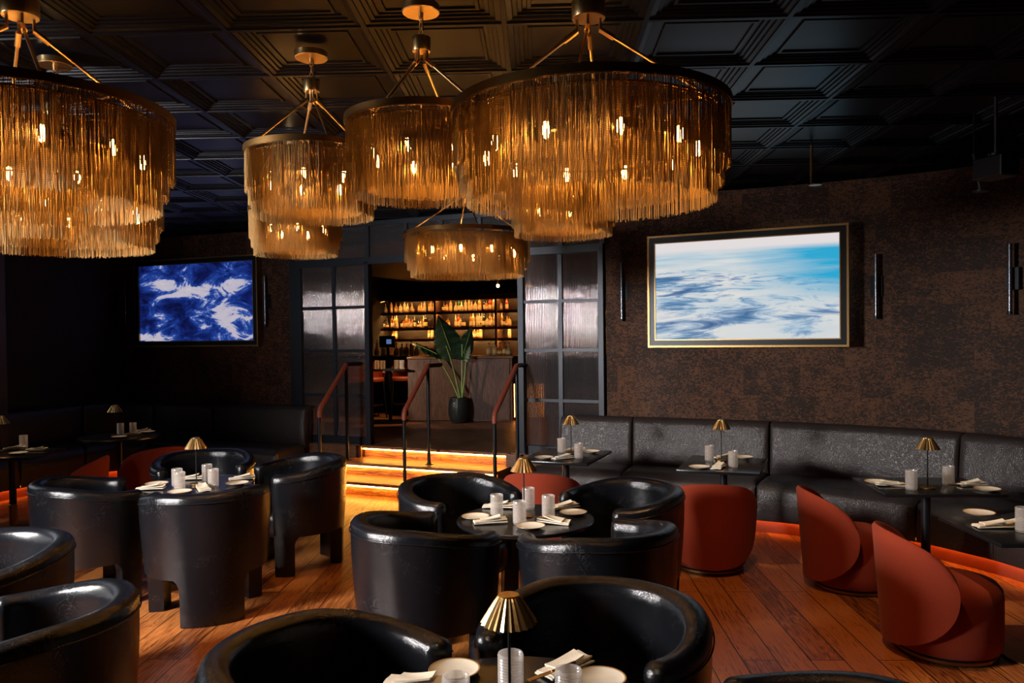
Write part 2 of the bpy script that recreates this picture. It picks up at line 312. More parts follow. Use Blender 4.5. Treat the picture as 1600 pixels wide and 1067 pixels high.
def screen_ice():
    """pale bands of water and drifting sand or ice seen from the air"""
    m = bpy.data.materials.new('ice_picture'); m.use_nodes = True; nt = m.node_tree; nt.nodes.remove(nt.nodes['Principled BSDF'])
    uv = node(nt, 'ShaderNodeUVMap'); sp = node(nt, 'ShaderNodeSeparateXYZ'); L(nt, uv.outputs[0], sp.inputs[0])
    # stretch grows towards the top, as flat ground seen from the air
    yy = node(nt, 'ShaderNodeMath', operation='SUBTRACT'); yy.inputs[0].default_value = 1.12; L(nt, sp.outputs['Y'], yy.inputs[1])
    iv = node(nt, 'ShaderNodeMath', operation='DIVIDE'); iv.inputs[0].default_value = 1.0; L(nt, yy.outputs[0], iv.inputs[1])
    xc = node(nt, 'ShaderNodeMath', operation='SUBTRACT'); xc.inputs[1].default_value = 0.5; L(nt, sp.outputs['X'], xc.inputs[0])
    xm = node(nt, 'ShaderNodeMath', operation='MULTIPLY'); L(nt, xc.outputs[0], xm.inputs[0]); L(nt, iv.outputs[0], xm.inputs[1])
    cb = node(nt, 'ShaderNodeCombineXYZ'); L(nt, xm.outputs[0], cb.inputs[0]); 
    yv = node(nt, 'ShaderNodeMath', operation='MULTIPLY'); yv.inputs[1].default_value = 2.6; L(nt, iv.outputs[0], yv.inputs[0]); L(nt, yv.outputs[0], cb.inputs[1])
    n1 = node(nt, 'ShaderNodeTexNoise'); n1.inputs['Scale'].default_value = 2.3; n1.inputs['Detail'].default_value = 12; n1.inputs['Roughness'].default_value = 0.66; n1.inputs['Distortion'].default_value = 1.5
    L(nt, cb.outputs[0], n1.inputs['Vector'])
    lf = node(nt, 'ShaderNodeMapRange'); lf.inputs['From Min'].default_value = 0.15; lf.inputs['From Max'].default_value = 0.8; lf.inputs['To Min'].default_value = 0.07; lf.inputs['To Max'].default_value = -0.02
    L(nt, sp.outputs['X'], lf.inputs['Value'])
    up_ = node(nt, 'ShaderNodeMapRange'); up_.inputs['From Min'].default_value = 0.62; up_.inputs['From Max'].default_value = 0.8; up_.inputs['To Min'].default_value = 0; up_.inputs['To Max'].default_value = 0.25
    L(nt, sp.outputs['Y'], up_.inputs['Value'])
    s = node(nt, 'ShaderNodeMath', operation='ADD'); L(nt, n1.outputs['Fac'], s.inputs[0]); L(nt, lf.outputs[0], s.inputs[1])
    s2 = node(nt, 'ShaderNodeMath', operation='SUBTRACT'); L(nt, s.outputs[0], s2.inputs[0]); L(nt, up_.outputs[0], s2.inputs[1])
    for (cx, cy, rx, ry, am) in ((.42, .17, .14, .06, .16), (.53, .26, .06, .05, .10), (.06, .62, .12, .035, .15), (.13, .36, .15, .05, .11), (.84, .56, .11, .035, .12), (.99, .32, .09, .06, .17), (.2, .70, .13, .018, .12), (.8, .2, .13, .08, .09), (.25, .53, .14, .03, .09)):
        ax = node(nt, 'ShaderNodeMath', operation='MULTIPLY_ADD'); ax.inputs[1].default_value = 1 / rx; ax.inputs[2].default_value = -cx / rx; L(nt, sp.outputs['X'], ax.inputs[0])
        ay = node(nt, 'ShaderNodeMath', operation='MULTIPLY_ADD'); ay.inputs[1].default_value = 1 / ry; ay.inputs[2].default_value = -cy / ry; L(nt, sp.outputs['Y'], ay.inputs[0])
        sk_ = node(nt, 'ShaderNodeMath', operation='MULTIPLY_ADD'); sk_.inputs[1].default_value = -0.55; L(nt, ax.outputs[0], sk_.inputs[0]); L(nt, ay.outputs[0], sk_.inputs[2])
        x2 = node(nt, 'ShaderNodeMath', operation='MULTIPLY'); L(nt, ax.outputs[0], x2.inputs[0]); L(nt, ax.outputs[0], x2.inputs[1])
        y2 = node(nt, 'ShaderNodeMath', operation='MULTIPLY_ADD'); L(nt, sk_.outputs[0], y2.inputs[0]); L(nt, sk_.outputs[0], y2.inputs[1]); L(nt, x2.outputs[0], y2.inputs[2])
        ng = node(nt, 'ShaderNodeMath', operation='MULTIPLY'); ng.inputs[1].default_value = -1; L(nt, y2.outputs[0], ng.inputs[0])
        ex = node(nt, 'ShaderNodeMath', operation='EXPONENT'); L(nt, ng.outputs[0], ex.inputs[0])
        s3 = node(nt, 'ShaderNodeMath', operation='MULTIPLY_ADD'); s3.inputs[1].default_value = am; L(nt, ex.outputs[0], s3.inputs[0]); L(nt, s2.outputs[0], s3.inputs[2]); s2 = s3
    r = ramp(nt, [(0.0, (0.80, 0.80, 0.78)), (0.515, (0.78, 0.76, 0.73)), (0.56, (0.52, 0.60, 0.70)), (0.64, (0.20, 0.29, 0.46)), (0.75, (0.07, 0.13, 0.30))])
    L(nt, s2.outputs[0], r.inputs['Fac'])
    # turquoise water towards the right and the upper middle
    n2 = node(nt, 'ShaderNodeTexNoise'); n2.inputs['Scale'].default_value = 1.1; n2.inputs['Detail'].default_value = 3; L(nt, cb.outputs[0], n2.inputs['Vector'])
    xr = node(nt, 'ShaderNodeMapRange'); xr.inputs['From Min'].default_value = 0.45; xr.inputs['From Max'].default_value = 1.0; xr.inputs['To Min'].default_value = 0; xr.inputs['To Max'].default_value = 0.9
    L(nt, sp.outputs['X'], xr.inputs['Value'])
    yr = node(nt, 'ShaderNodeMapRange'); yr.inputs['From Min'].default_value = 0.28; yr.inputs['From Max'].default_value = 0.6; L(nt, sp.outputs['Y'], yr.inputs['Value'])
    yt = node(nt, 'ShaderNodeMapRange'); yt.inputs['From Min'].default_value = 0.68; yt.inputs['From Max'].default_value = 0.82; yt.inputs['To Min'].default_value = 0; yt.inputs['To Max'].default_value = 0.22; L(nt, sp.outputs['Y'], yt.inputs['Value'])
    q = node(nt, 'ShaderNodeMath', operation='MULTIPLY'); L(nt, xr.outputs[0], q.inputs[0]); L(nt, yr.outputs[0], q.inputs[1])
    q2 = node(nt, 'ShaderNodeMath', operation='ADD'); L(nt, q.outputs[0], q2.inputs[0]); L(nt, yt.outputs[0], q2.inputs[1])
    q3 = node(nt, 'ShaderNodeMath', operation='MULTIPLY_ADD'); q3.inputs[1].default_value = 0.9; q3.inputs[2].default_value = -0.33; L(nt, n2.outputs['Fac'], q3.inputs[0])
    q4 = node(nt, 'ShaderNodeMath', operation='ADD', use_clamp=True); L(nt, q2.outputs[0], q4.inputs[0]); L(nt, q3.outputs[0], q4.inputs[1])
    mx = node(nt, 'ShaderNodeMix', data_type='RGBA'); mx.inputs['B'].default_value = (0.03, 0.40, 0.66, 1)
    L(nt, q4.outputs[0], mx.inputs['Factor']); L(nt, r.outputs['Color'], mx.inputs['A'])
    # pale sky band
    sk = node(nt, 'ShaderNodeMapRange'); sk.inputs['From Min'].default_value = 0.86; sk.inputs['From Max'].default_value = 0.92; L(nt, sp.outputs['Y'], sk.inputs['Value'])
    m3 = node(nt, 'ShaderNodeMix', data_type='RGBA'); m3.inputs['B'].default_value = (0.80, 0.75, 0.75, 1)
    L(nt, sk.outputs[0], m3.inputs['Factor']); L(nt, mx.outputs['Result'], m3.inputs['A'])
    e = node(nt, 'ShaderNodeEmission'); e.inputs[1].default_value = 0.95; L(nt, m3.outputs['Result'], e.inputs[0])
    L(nt, e.outputs[0], nt.nodes['Material Output'].inputs[0]); return m

M = dict(
    leather=leather('black_leather', (0.006, 0.0065, 0.0085), 0.19, 0.07, 0.2),
    booth=leather('booth_leather', (0.036, 0.026, 0.024), 0.36, 0.06, 0.6, 9),
    floor=wood('floor_planks', (0.05, 0.014, 0.005), (0.25, 0.070, 0.018), (0.56, 0.19, 0.045), 0.34, True, math.radians(90 + 1.85), gap=0.004),
    barfloor=wood('bar_floor_planks', (0.03, 0.012, 0.006), (0.09, 0.034, 0.016), (0.16, 0.065, 0.03), 0.4, True, math.radians(66)),
    step=wood('step_wood', (0.07, 0.026, 0.010), (0.22, 0.085, 0.030), (0.40, 0.18, 0.07), 0.42, False, math.radians(24)),
    panel=wood('walnut_panel', (0.055, 0.026, 0.017), (0.115, 0.056, 0.036), (0.17, 0.088, 0.058), 0.45, False, (0, math.radians(90), 0)),
    wallpaper=wallpaper(),
    ceil=simple('ceiling_paint', (0.0040, 0.0039, 0.0056), 0.32, spec=0.075, bump=0.02, bscale=30),
    black=simple('black_metal', (0.012, 0.013, 0.016), 0.38, 0.4, bump=0.02, bscale=200),
    steel=simple('door_frame_paint', (0.015, 0.018, 0.024), 0.42, 0.3, bump=0.02, bscale=120),
    tabletop=simple('table_top_black', (0.010, 0.010, 0.011), 0.22, 0.0, bump=0.01, bscale=30),
    gold=simple('brushed_brass', (0.74, 0.50, 0.23), 0.30, 1.0, bump=0.01, bscale=40),
    egold=simple('picture_frame_gilt', (0.42, 0.25, 0.09), 0.4, 1.0),
    dgold=simple('aged_brass', (0.30, 0.17, 0.06), 0.42, 1.0, bump=0.01, bscale=60),
    chain=chain_mat(),
    bulb=glow('bulb_glow', (1.0, 0.47, 0.11), 140.0),
    led=glow('led_strip', (1.0, 0.42, 0.06), 75.0),
    kickled=glow('kick_led', (1.0, 0.30, 0.05), 18.0),
    barled=glow('bar_shelf_led', (1.0, 0.55, 0.16), 80.0),
    archled=glow('bar_arch_led', (1.0, 0.45, 0.10), 2.5),
    topled=glow('bar_top_led', (1.0, 0.5, 0.14), 55.0),
    candle=glow('shelf_bulb', (1.0, 0.6, 0.2), 40.0),
    velvet=simple('rust_velvet', (0.26, 0.034, 0.012), 0.85, bump=0.15, bscale=220, var=0.12, sheen=0.08, spec=0.2),
    kick=simple('rust_kick_board', (0.30, 0.06, 0.022), 0.6, bscale=20),
    rail=leather('tan_wrapped_leather', (0.26, 0.050, 0.022), 0.5, 0.05, 0.3, 40),
    linen=simple('linen', (0.82, 0.72, 0.58), 0.9, bump=0.3, bscale=300),
    china=simple('glazed_china', (0.80, 0.72, 0.60), 0.25, bscale=20),
    chinarim=simple('brown_glaze', (0.38, 0.20, 0.08), 0.3, bscale=60),
    tumbler=frosted('ribbed_tumbler_glass', (0.98, 0.90, 0.84), 0.34),
    plaster=simple('dark_plaster', (0.020, 0.016, 0.016), 0.8, bump=0.1, bscale=15),
    pot=simple('glazed_pot', (0.02, 0.025, 0.024), 0.3, bump=0.5, bscale=25),
    soil=simple('soil', (0.02, 0.012, 0.008), 0.9, bump=0.5, bscale=80),
    leaf=simple('leaf', (0.012, 0.034, 0.014), 0.35, bump=0.15, bscale=30, var=0.3),
    stem=simple('stem', (0.16, 0.26, 0.06), 0.45, bscale=30, var=0.2),
    reed=reeded(),
    tube=simple('sconce_tube', (0.16, 0.17, 0.20), 0.25, 0.9),
    surf=screen_surf(), ice=screen_ice(),
    cord=simple('black_cord', (0.01, 0.01, 0.01), 0.5),
    curtain=simple('dark_drape', (0.03, 0.02, 0.015), 0.9, bump=0.3, bscale=60),
    backwood=wood('dark_back_wood', (0.015, 0.006, 0.003), (0.035, 0.015, 0.007), (0.06, 0.027, 0.012), 0.4, False, 0),
    barwood=wood('bar_shelf_wood', (0.07, 0.028, 0.013), (0.15, 0.065, 0.03), (0.24, 0.11, 0.05), 0.4, False, 0),
)
# ------------------------------------------------------------------ mesh helpers
class MB:
    """collects vertices and faces; build() links them as one mesh object"""
    def __init__(s): s.v = []; s.f = []; s.mi = []; s.uv = {}; s.cm = 0
    def add(s, vs, fs, mi=None):
        o = len(s.v); s.v += [tuple(v) for v in vs]
        for f in fs: s.f.append(tuple(i + o for i in f)); s.mi.append(s.cm if mi is None else mi)
        return s
    def box(s, c, d, rz=0.0, M4=None):
        x, y, z = (k / 2 for k in d); R = Matrix.Rotation(rz, 3, 'Z') if M4 is None else M4
        vs = [Vector(c) + R @ Vector((a * x, b * y, e * z)) for a in (-1, 1) for b in (-1, 1) for e in (-1, 1)]
        return s.add(vs, [(0, 1, 3, 2), (4, 6, 7, 5), (0, 4, 5, 1), (2, 3, 7, 6), (0, 2, 6, 4), (1, 5, 7, 3)])
    def lathe(s, prof, n=32, c=(0, 0, 0), closed=False):
        vs = []; fs = []; m = len(prof)
        for r, z in prof:
            for k in range(n):
                a = 2 * math.pi * k / n; vs.append((c[0] + r * math.cos(a), c[1] + r * math.sin(a), c[2] + z))
        for j in range(m if closed else m - 1):
            for k in range(n):
                k2 = (k + 1) % n; j2 = (j + 1) % m
                fs.append((j * n + k, j * n + k2, j2 * n + k2, j2 * n + k))
        if not closed:
            if prof[0][0] > 1e-6: fs.append(tuple(reversed(range(n))))
            if prof[-1][0] > 1e-6: fs.append(tuple((m - 1) * n + k for k in range(n)))
        return s.add(vs, fs)
    def tube(s, pts, r, n=8, closed=False):
        pts = [Vector(p) for p in pts]; m = len(pts); rr = r if isinstance(r, (list, tuple)) else [r] * m
        vs = []; fs = []; prev = None
        for i, p in enumerate(pts):
            if closed: t = (pts[(i + 1) % m] - pts[i - 1])
            else: t = (pts[min(i + 1, m - 1)] - pts[max(i - 1, 0)])
            t.normalize()
            if prev is None: a = t.orthogonal().normalized()
            else:
                a = prev - t * prev.dot(t); a.normalize()
            prev = a; b = t.cross(a)
            for k in range(n):
                q = 2 * math.pi * k / n; vs.append(p + rr[i] * (math.cos(q) * a + math.sin(q) * b))
        for i in range(m if closed else m - 1):
            j = (i + 1) % m
            for k in range(n): fs.append((i * n + k, i * n + (k + 1) % n, j * n + (k + 1) % n, j * n + k))
        if not closed: fs += [tuple(reversed(range(n))), tuple((m - 1) * n + k for k in range(n))]
        return s.add(vs, fs)
    def grid(s, rows, wrap=False, uvs=None):
        m = len(rows); n = len(rows[0]); vs = [v for r in rows for v in r]; fs = []
        o = len(s.v)
        for i in range(m - 1):
            for k in range(n if wrap else n - 1):
                k2 = (k + 1) % n; fs.append((i * n + k, i * n + k2, (i + 1) * n + k2, (i + 1) * n + k))
        if uvs is not None:
            fl = [u for r in uvs for u in r]
            for i, u in enumerate(fl): s.uv[o + i] = u
        return s.add(vs, fs)
    def build(s, name, mat, parent=None, smooth=30, bevel=0, seg=2, loc=None):
        me = bpy.data.meshes.new(name); me.from_pydata(s.v, [], s.f)
        mats = mat if isinstance(mat, (list, tuple)) else [mat]
        for m in mats: me.materials.append(m)
        if s.uv:
            ul = me.uv_layers.new(name='UVMap')
            for lp in me.loops: ul.data[lp.index].uv = s.uv.get(lp.vertex_index, (0, 0))
        if len(mats) > 1: me.polygons.foreach_set('material_index', s.mi)
        if bevel or not s.uv:
            bm = bmesh.new(); bm.from_mesh(me)
            if bevel:
                bmesh.ops.remove_doubles(bm, verts=bm.verts, dist=1e-5)
                es = [e for e in bm.edges if len(e.link_faces) == 2 and e.calc_face_angle(0) > 0.6]
                bmesh.ops.bevel(bm, geom=es, offset=bevel, segments=seg, profile=0.5, affect='EDGES', clamp_overlap=True)
            if len(s.f) < 30000: bmesh.ops.recalc_face_normals(bm, faces=bm.faces)
            bm.to_mesh(me); bm.free()
        if smooth:
            me.polygons.foreach_set('use_smooth', [True] * len(me.polygons))
            me.set_sharp_from_angle(angle=math.radians(smooth))
        me.update()
        o = bpy.data.objects.new(name, me); COL.objects.link(o)
        if parent is not None: o.parent = parent
        if loc is not None: o.location = loc
        return o

def tag(o, label=None, cat=None, group=None, kind=None):
    if label: o['label'] = label
    if cat: o['category'] = cat
    if group: o['group'] = group
    if kind: o['kind'] = kind
    return o
def thing(name, label, cat, loc=(0, 0, 0), rz=0.0, group=None):
    o = bpy.data.objects.new(name, None); COL.objects.link(o); o.empty_display_size = 0.1
    o.location = loc; o.rotation_euler = (0, 0, rz); return tag(o, label, cat, group)
def kids(o): return [c for c in COL.objects if c.parent == o]
KIDS = {}
def copy_tree(o, loc, rz=0.0, label=None, group=None, scale=None):
    if o.name not in KIDS: KIDS[o.name] = [(c, kids(c)) for c in kids(o)]
    r = o.copy(); COL.objects.link(r); r.location = loc; r.rotation_euler = (0, 0, rz)
    if scale: r.scale = scale
    if label: r['label'] = label
    if group: r['group'] = group
    for c, gs in KIDS[o.name]:
        d = c.copy(); COL.objects.link(d); d.parent = r
        for g in gs:
            e = g.copy(); COL.objects.link(e); e.parent = d
    return r
def struct(o): o['kind'] = 'structure'; return o
def facing(p, q): return math.atan2(-(q[0] - p[0]), q[1] - p[1])      # rotation that turns +Y from p towards q

class Proto:
    """first use moves the built thing itself, later uses copy it"""
    def __init__(s, maker): s.maker = maker; s.o = None
    def put(s, loc, rz, label, group=None):
        if s.o is None:
            s.o = s.maker(); s.o.location = loc; s.o.rotation_euler = (0, 0, rz); s.o['label'] = label
            if group: s.o['group'] = group
            return s.o
        return copy_tree(s.o, loc, rz, label, group)

def lerp(a, b, t): return a + (b - a) * t
def smooth01(t): t = max(0, min(1, t)); return t * t * (3 - 2 * t)
def catmull(P, n):
    """resample a polyline of 2-tuples as a smooth curve with n points"""
    P = [Vector(p) for p in P]; m = len(P) - 1; out = []
    for i in range(n):
        t = i / (n - 1) * m; k = min(int(t), m - 1); f = t - k
        p1, p2 = P[k], P[k + 1]; p0 = P[k - 1] if k > 0 else 2 * p1 - p2; p3 = P[k + 2] if k + 2 <= m else 2 * p2 - p1
        out.append(0.5 * ((2 * p1) + (p2 - p0) * f + (2 * p0 - 5 * p1 + 4 * p2 - p3) * f * f + (3 * p1 - p0 - 3 * p2 + p3) * f ** 3))
    return out

# ------------------------------------------------------------------ the lie of the room
ANG = math.radians(24.0)
CEIL = 3.35; PLAT = 0.455; RISE = PLAT / 3; TREAD = 0.42
U = Vector((math.cos(ANG), -math.sin(ANG))); N = Vector((math.sin(ANG), math.cos(ANG)))   # along / into the glass wall
O = Vector((-0.947, 9.81))
def G(s, n, z=0.0): q = O + U * s + N * n; return Vector((q.x, q.y, z))
def s_at(px, n=0.0, z=1.7):
    a = G(0, n); b = G(1, n); _, py = pix((a.x, a.y, z))
    for _i in range(3):
        p = onplane(px, py, a, b); py = pix((p.x, p.y, z))[1]
    return (Vector((p.x, p.y)) - O).dot(U)
S_L0, S_L1 = s_at(449), s_at(573)      # left glazed door
S_R0, S_R1 = s_at(806), s_at(941)      # right glazed door
GN = 0.10                              # glass wall stands a little behind the top nosing
ANG_W = math.radians(21.0)
WL1 = G(S_L0 - 0.02, GN)               # right end of the wall with the blue picture
WLd = Vector((-math.cos(ANG_W), math.sin(ANG_W)))
CORN = Vector((WL1.x, WL1.y)) + WLd * 3.1
SIDE_D = Vector((-math.sin(ANG_W), -math.cos(ANG_W)))
WR = [G(S_R1 + 0.02, GN).xy, Vector((1.6, 8.62)), Vector((2.6, 8.22)), Vector((3.61, 7.72)), Vector((4.28, 7.2)), Vector((4.72, 6.5)), Vector((5.0, 5.5)), Vector((5.2, 3.0)), Vector((5.2, -3.2))]

def wall(name, pts, z0, z1, mat, thick=0.12, side=1):
    """upright wall along a polyline, uv in metres; side gives where its thickness goes"""
    mb = MB(); pts = [Vector(p[:2]) for p in pts]; s = 0; A = []; UV = []
    offs = []
    for i in range(len(pts)):
        t = (pts[min(i + 1, len(pts) - 1)] - pts[max(i - 1, 0)]).normalized(); offs.append(Vector((-t.y, t.x)) * thick * side)
    for i, p in enumerate(pts):
        if i: s += (p - pts[i - 1]).length
        q = p + offs[i]
        A.append([(p.x, p.y, z0), (p.x, p.y, z1), (q.x, q.y, z1), (q.x, q.y, z0)]); UV.append([(s, z0), (s, z1), (s, z1), (s, z0)])
    mb.grid(A, wrap=True, uvs=UV)
    n = len(pts) * 4; mb.f += [(0, 1, 2, 3), (n - 1, n - 2, n - 3, n - 4)]; mb.mi += [0, 0]
    return struct(mb.build(name, mat, smooth=0))

# floor: the whole restaurant level
mb = MB(); mb.box((0, 6, -0.05), (24, 24, 0.1)); struct(mb.build('floor', M['floor'], smooth=0))
# bar level behind the steps
mb = MB()
a0, a1 = S_L0 - 1.6, S_R1 + 1.2
def prism(mb, poly, z0, z1):
    n = len(poly); vs = [(p[0], p[1], z0) for p in poly] + [(p[0], p[1], z1) for p in poly]
    mb.add(vs, [tuple(reversed(range(n))), tuple(range(n, 2 * n))] + [(i, (i + 1) % n, n + (i + 1) % n, n + i) for i in range(n)])
sl, sr = s_at(566, 0, PLAT), s_at(792, 0, PLAT)
prism(mb, [G(S_L0 - 0.1, 0.07), G(S_R1 + 0.1, 0.07), G(S_R1 + 4, 1.0), G(S_R1 + 4, 11), G(S_L0 - 4, 11), G(S_L0 - 4, 0.6)], 0.003, PLAT)
struct(mb.build('floor', M['barfloor'], smooth=0))

# walls
wall('wall_back', [CORN, WL1.xy], 0, CEIL, M['wallpaper'], side=1)
JOG = CORN + SIDE_D * 4.6
wq = lambda s: CORN + SIDE_D * s
wall('wall_left', [wq(2.9), CORN], 0, CEIL, M['plaster'], side=1)
wall('wall_left', [JOG, wq(4.4)], 0, CEIL, M['plaster'], side=1)
wall('wall_left', [wq(4.4), wq(2.9)], 0, 1.7, M['plaster'], side=1)
wall('wall_left', [wq(4.4), wq(2.9)], 2.8, CEIL, M['plaster'], side=1)
mb = MB(); q0, q1 = wq(4.4), wq(2.9); out_ = WLd * .06
mb.add([(*(q0 + out_), 1.7), (*(q1 + out_), 1.7), (*(q1 + out_), 2.8), (*(q0 + out_), 2.8), (*(q0 + out_ * 1.4), 1.7), (*(q1 + out_ * 1.4), 1.7), (*(q1 + out_ * 1.4), 2.8), (*(q0 + out_ * 1.4), 2.8)],
       [(0, 1, 2, 3), (4, 7, 6, 5), (0, 4, 5, 1), (3, 2, 6, 7), (0, 3, 7, 4), (1, 5, 6, 2)])
struct(mb.build('window_3', glow('window_daylight', (0.85, 0.92, 1.0), 2.2), smooth=0))
mb = MB()
for k in range(4):
    q = q0.lerp(q1, k / 3); mb.box((q.x + out_.x * .5, q.y + out_.y * .5, 2.25), (.05, .05, 1.1))
mb.box((*((q0 + q1) / 2 + out_ * .5), 2.25), (.04, 1.5, .04), -ANG_W)
struct(mb.build('window_3', M['steel'], smooth=0))
WRs = [p for p in catmull([tuple(q) for q in WR[:7]], 61)] + WR[7:]
wall('wall_right', WRs, 0, CEIL, M['wallpaper'], side=1)
NEARX = -4.8
wall('wall_near_left', [(NEARX, WIN_Y1), (NEARX, 5.6), JOG], 0, CEIL, M['plaster'], side=1)
wall('wall_near_left', [(NEARX, -3.2), (NEARX, WIN_Y0)], 0, CEIL, M['plaster'], side=1)
wall('wall_under_window', [(NEARX, WIN_Y0), (NEARX, WIN_Y1)], 0, WIN_Z0, M['plaster'], side=1)
wall('wall_over_window', [(NEARX, WIN_Y0), (NEARX, WIN_Y1)], WIN_Z1, CEIL, M['plaster'], side=1)
wall('wall_front', [(5.2, -3.2), (NEARX, -3.2)], 0, CEIL, M['plaster'], side=1)
# grey panelled pillar at the far left
pc = onplane(-14, 400, (-6.3, 8.9), (-5.3, 8.9))
mb = MB(); cx_ = atz(0, 700, 0).x
q = Vector((-6.10, 9.35)); mb.box((q.x - 0.13, q.y, CEIL / 2), (0.36, 0.3, CEIL))
for k in range(5): mb.box((q.x - 0.27 + 0.07 * k, q.y - 0.155, CEIL / 2), (0.03, 0.012, CEIL))
struct(mb.build('trim_1', simple('pillar_paint', (0.06, 0.05, 0.05), 0.6, bump=0.1), smooth=0))
# side window
mb = MB(); yc = (WIN_Y0 + WIN_Y1) / 2; zc = (WIN_Z0 + WIN_Z1) / 2; wy = WIN_Y1 - WIN_Y0; wz = WIN_Z1 - WIN_Z0
for s in (-1, 1):
    mb.box((NEARX - 0.06, yc + s * (wy / 2 - 0.03), zc), (0.08, 0.06, wz)); mb.box((NEARX - 0.06, yc, zc + s * (wz / 2 - 0.03)), (0.08, wy, 0.06))
mb.box((NEARX - 0.06, yc, zc), (0.06, 0.04, wz))
struct(mb.build('window_1', M['steel'], smooth=0))

# coffered tin ceiling
mb = MB(); TW = 0.679; ca = math.radians(1.85); X1 = Vector((math.cos(ca), -math.sin(ca))); Y1 = Vector((math.sin(ca), math.cos(ca)))
prof = [(0, 0), (.012, 0), (.014, .007), (.04, .010), (.044, .018), (.064, .019), (.067, .027), (.087, .028), (.090, .036), (.108, .037), (.112, .028), (.128, .028), (.132, .036)]
def ceil_pt(x, y, z): q = X1 * x + Y1 * y; return (q.x, q.y, z)
for i in range(-12, 9):
    for j in range(-6, 10):
        cx = -.143 + (i + .5) * TW; cy = 5.886 + (j - .5 - 1) * TW
        q = ceil_pt(cx, cy, 0)
        # keep tiles over the dining room only (in front of the glass wall and the picture wall)
        if (Vector(q[:2]) - O).dot(N) > 0.9 and q[0] > WL1.x - 0.4: continue
        vs = []; fs = []
        for (ins, up_) in prof:
            h = TW / 2 - ins
            for (a, b) in ((-1, -1), (1, -1), (1, 1), (-1, 1)): vs.append(ceil_pt(cx + a * h, cy + b * h, CEIL + up_))
        for k in range(len(prof) - 1):
            for e in range(4): fs.append((k * 4 + e, (k + 1) * 4 + e, (k + 1) * 4 + (e + 1) % 4, k * 4 + (e + 1) % 4))
        k = len(prof) - 1; fs.append((k * 4, k * 4 + 3, k * 4 + 2, k * 4 + 1))
        mb.add(vs, fs)
struct(mb.build('ceiling', M['ceil'], smooth=0))
mb = MB(); mb.box((0, 6, CEIL + 0.16), (24, 26, 0.1)); struct(mb.build('ceiling', M['plaster'], smooth=0))

# ------------------------------------------------------------------ glass wall with two glazed doors and a transom
DN = GN
def bar_s(mb, s0, s1, z0, z1, d=0.05, n0=DN):
    c = G((s0 + s1) / 2, n0, (z0 + z1) / 2); mb.box(c, (abs(s1 - s0), d, z1 - z0), -ANG)
def pane(s0, s1, z0, z1, n0=DN):
    mb = MB(); A = [[G(s, n0 - 0.004, z0), G(s, n0 - 0.004, z1), G(s, n0 + 0.004, z1), G(s, n0 + 0.004, z0)] for s in (s0, s1)]
    mb.grid(A, wrap=True, uvs=[[(s, 0), (s, 1), (s, 1), (s, 0)] for s in (0, s1 - s0)]); mb.f += [(0, 1, 2, 3), (7, 6, 5, 4)]; mb.mi += [0, 0]
    return mb
ZB = [PLAT + 0.02, 1.09, 1.68, 2.25, 2.84]
def glazed_door(name, s0, s1, sm, f0, f1):
    mb = MB()
    bar_s(mb, s0, s0 + f0, PLAT, ZB[-1], 0.09); bar_s(mb, s1 - f1, s1, PLAT, ZB[-1], 0.09)
    bar_s(mb, s0, s1, ZB[-1] - 0.045, ZB[-1] + 0.05, 0.09); bar_s(mb, s0, s1, PLAT, PLAT + 0.10, 0.07)
    d = struct(mb.build(name, M['steel'], smooth=0, bevel=0.004, seg=1))
    m2 = MB(); bar_s(m2, sm - 0.025, sm + 0.025, PLAT + 0.1, ZB[-1] - 0.04, 0.055)
    for z in ZB[1:-1]: bar_s(m2, s0 + f0, s1 - f1, z - 0.018, z + 0.018, 0.05)
    m2.build('glazing_bars', M['steel'], d, smooth=0)
    for (a, b) in ((s0 + f0, sm), (sm, s1 - f1)):
        for k in range(4):
            pane(a, b, ZB[k] + 0.02, ZB[k + 1] - 0.02).build('pane', M['reed'], d, smooth=0)
    return d
glazed_door('door_1', S_L0, S_L1, s_at(517), s_at(467) - S_L0, S_L1 - s_at(566))
glazed_door('door_2', S_R0, S_R1, s_at(872), s_at(815) - S_R0, S_R1 - s_at(932))
# transom over the full width: dark panes in steel bars
mb = MB(); bar_s(mb, S_L0, S_R1, CEIL - 0.06, CEIL, 0.1); bar_s(mb, S_L1, S_R0, ZB[-1] - 0.04, ZB[-1] + 0.05, 0.1)
for px in (449, 510, 569, 629, 685, 745, 806, 872, 938):
    s = s_at(px, z=3.0); bar_s(mb, s - 0.025, s + 0.025, ZB[-1] + 0.05, CEIL - 0.05, 0.07)
tr = struct(mb.build('window_2', M['steel'], smooth=0))
xs = [s_at(p, z=3.0) for p in (449, 510, 569, 629, 685, 745, 806, 872, 938)]
for a, b in zip(xs, xs[1:]):
    pane(a, b, ZB[-1] + 0.05, CEIL - 0.06).build('pane', M['reed'], tr, smooth=0)

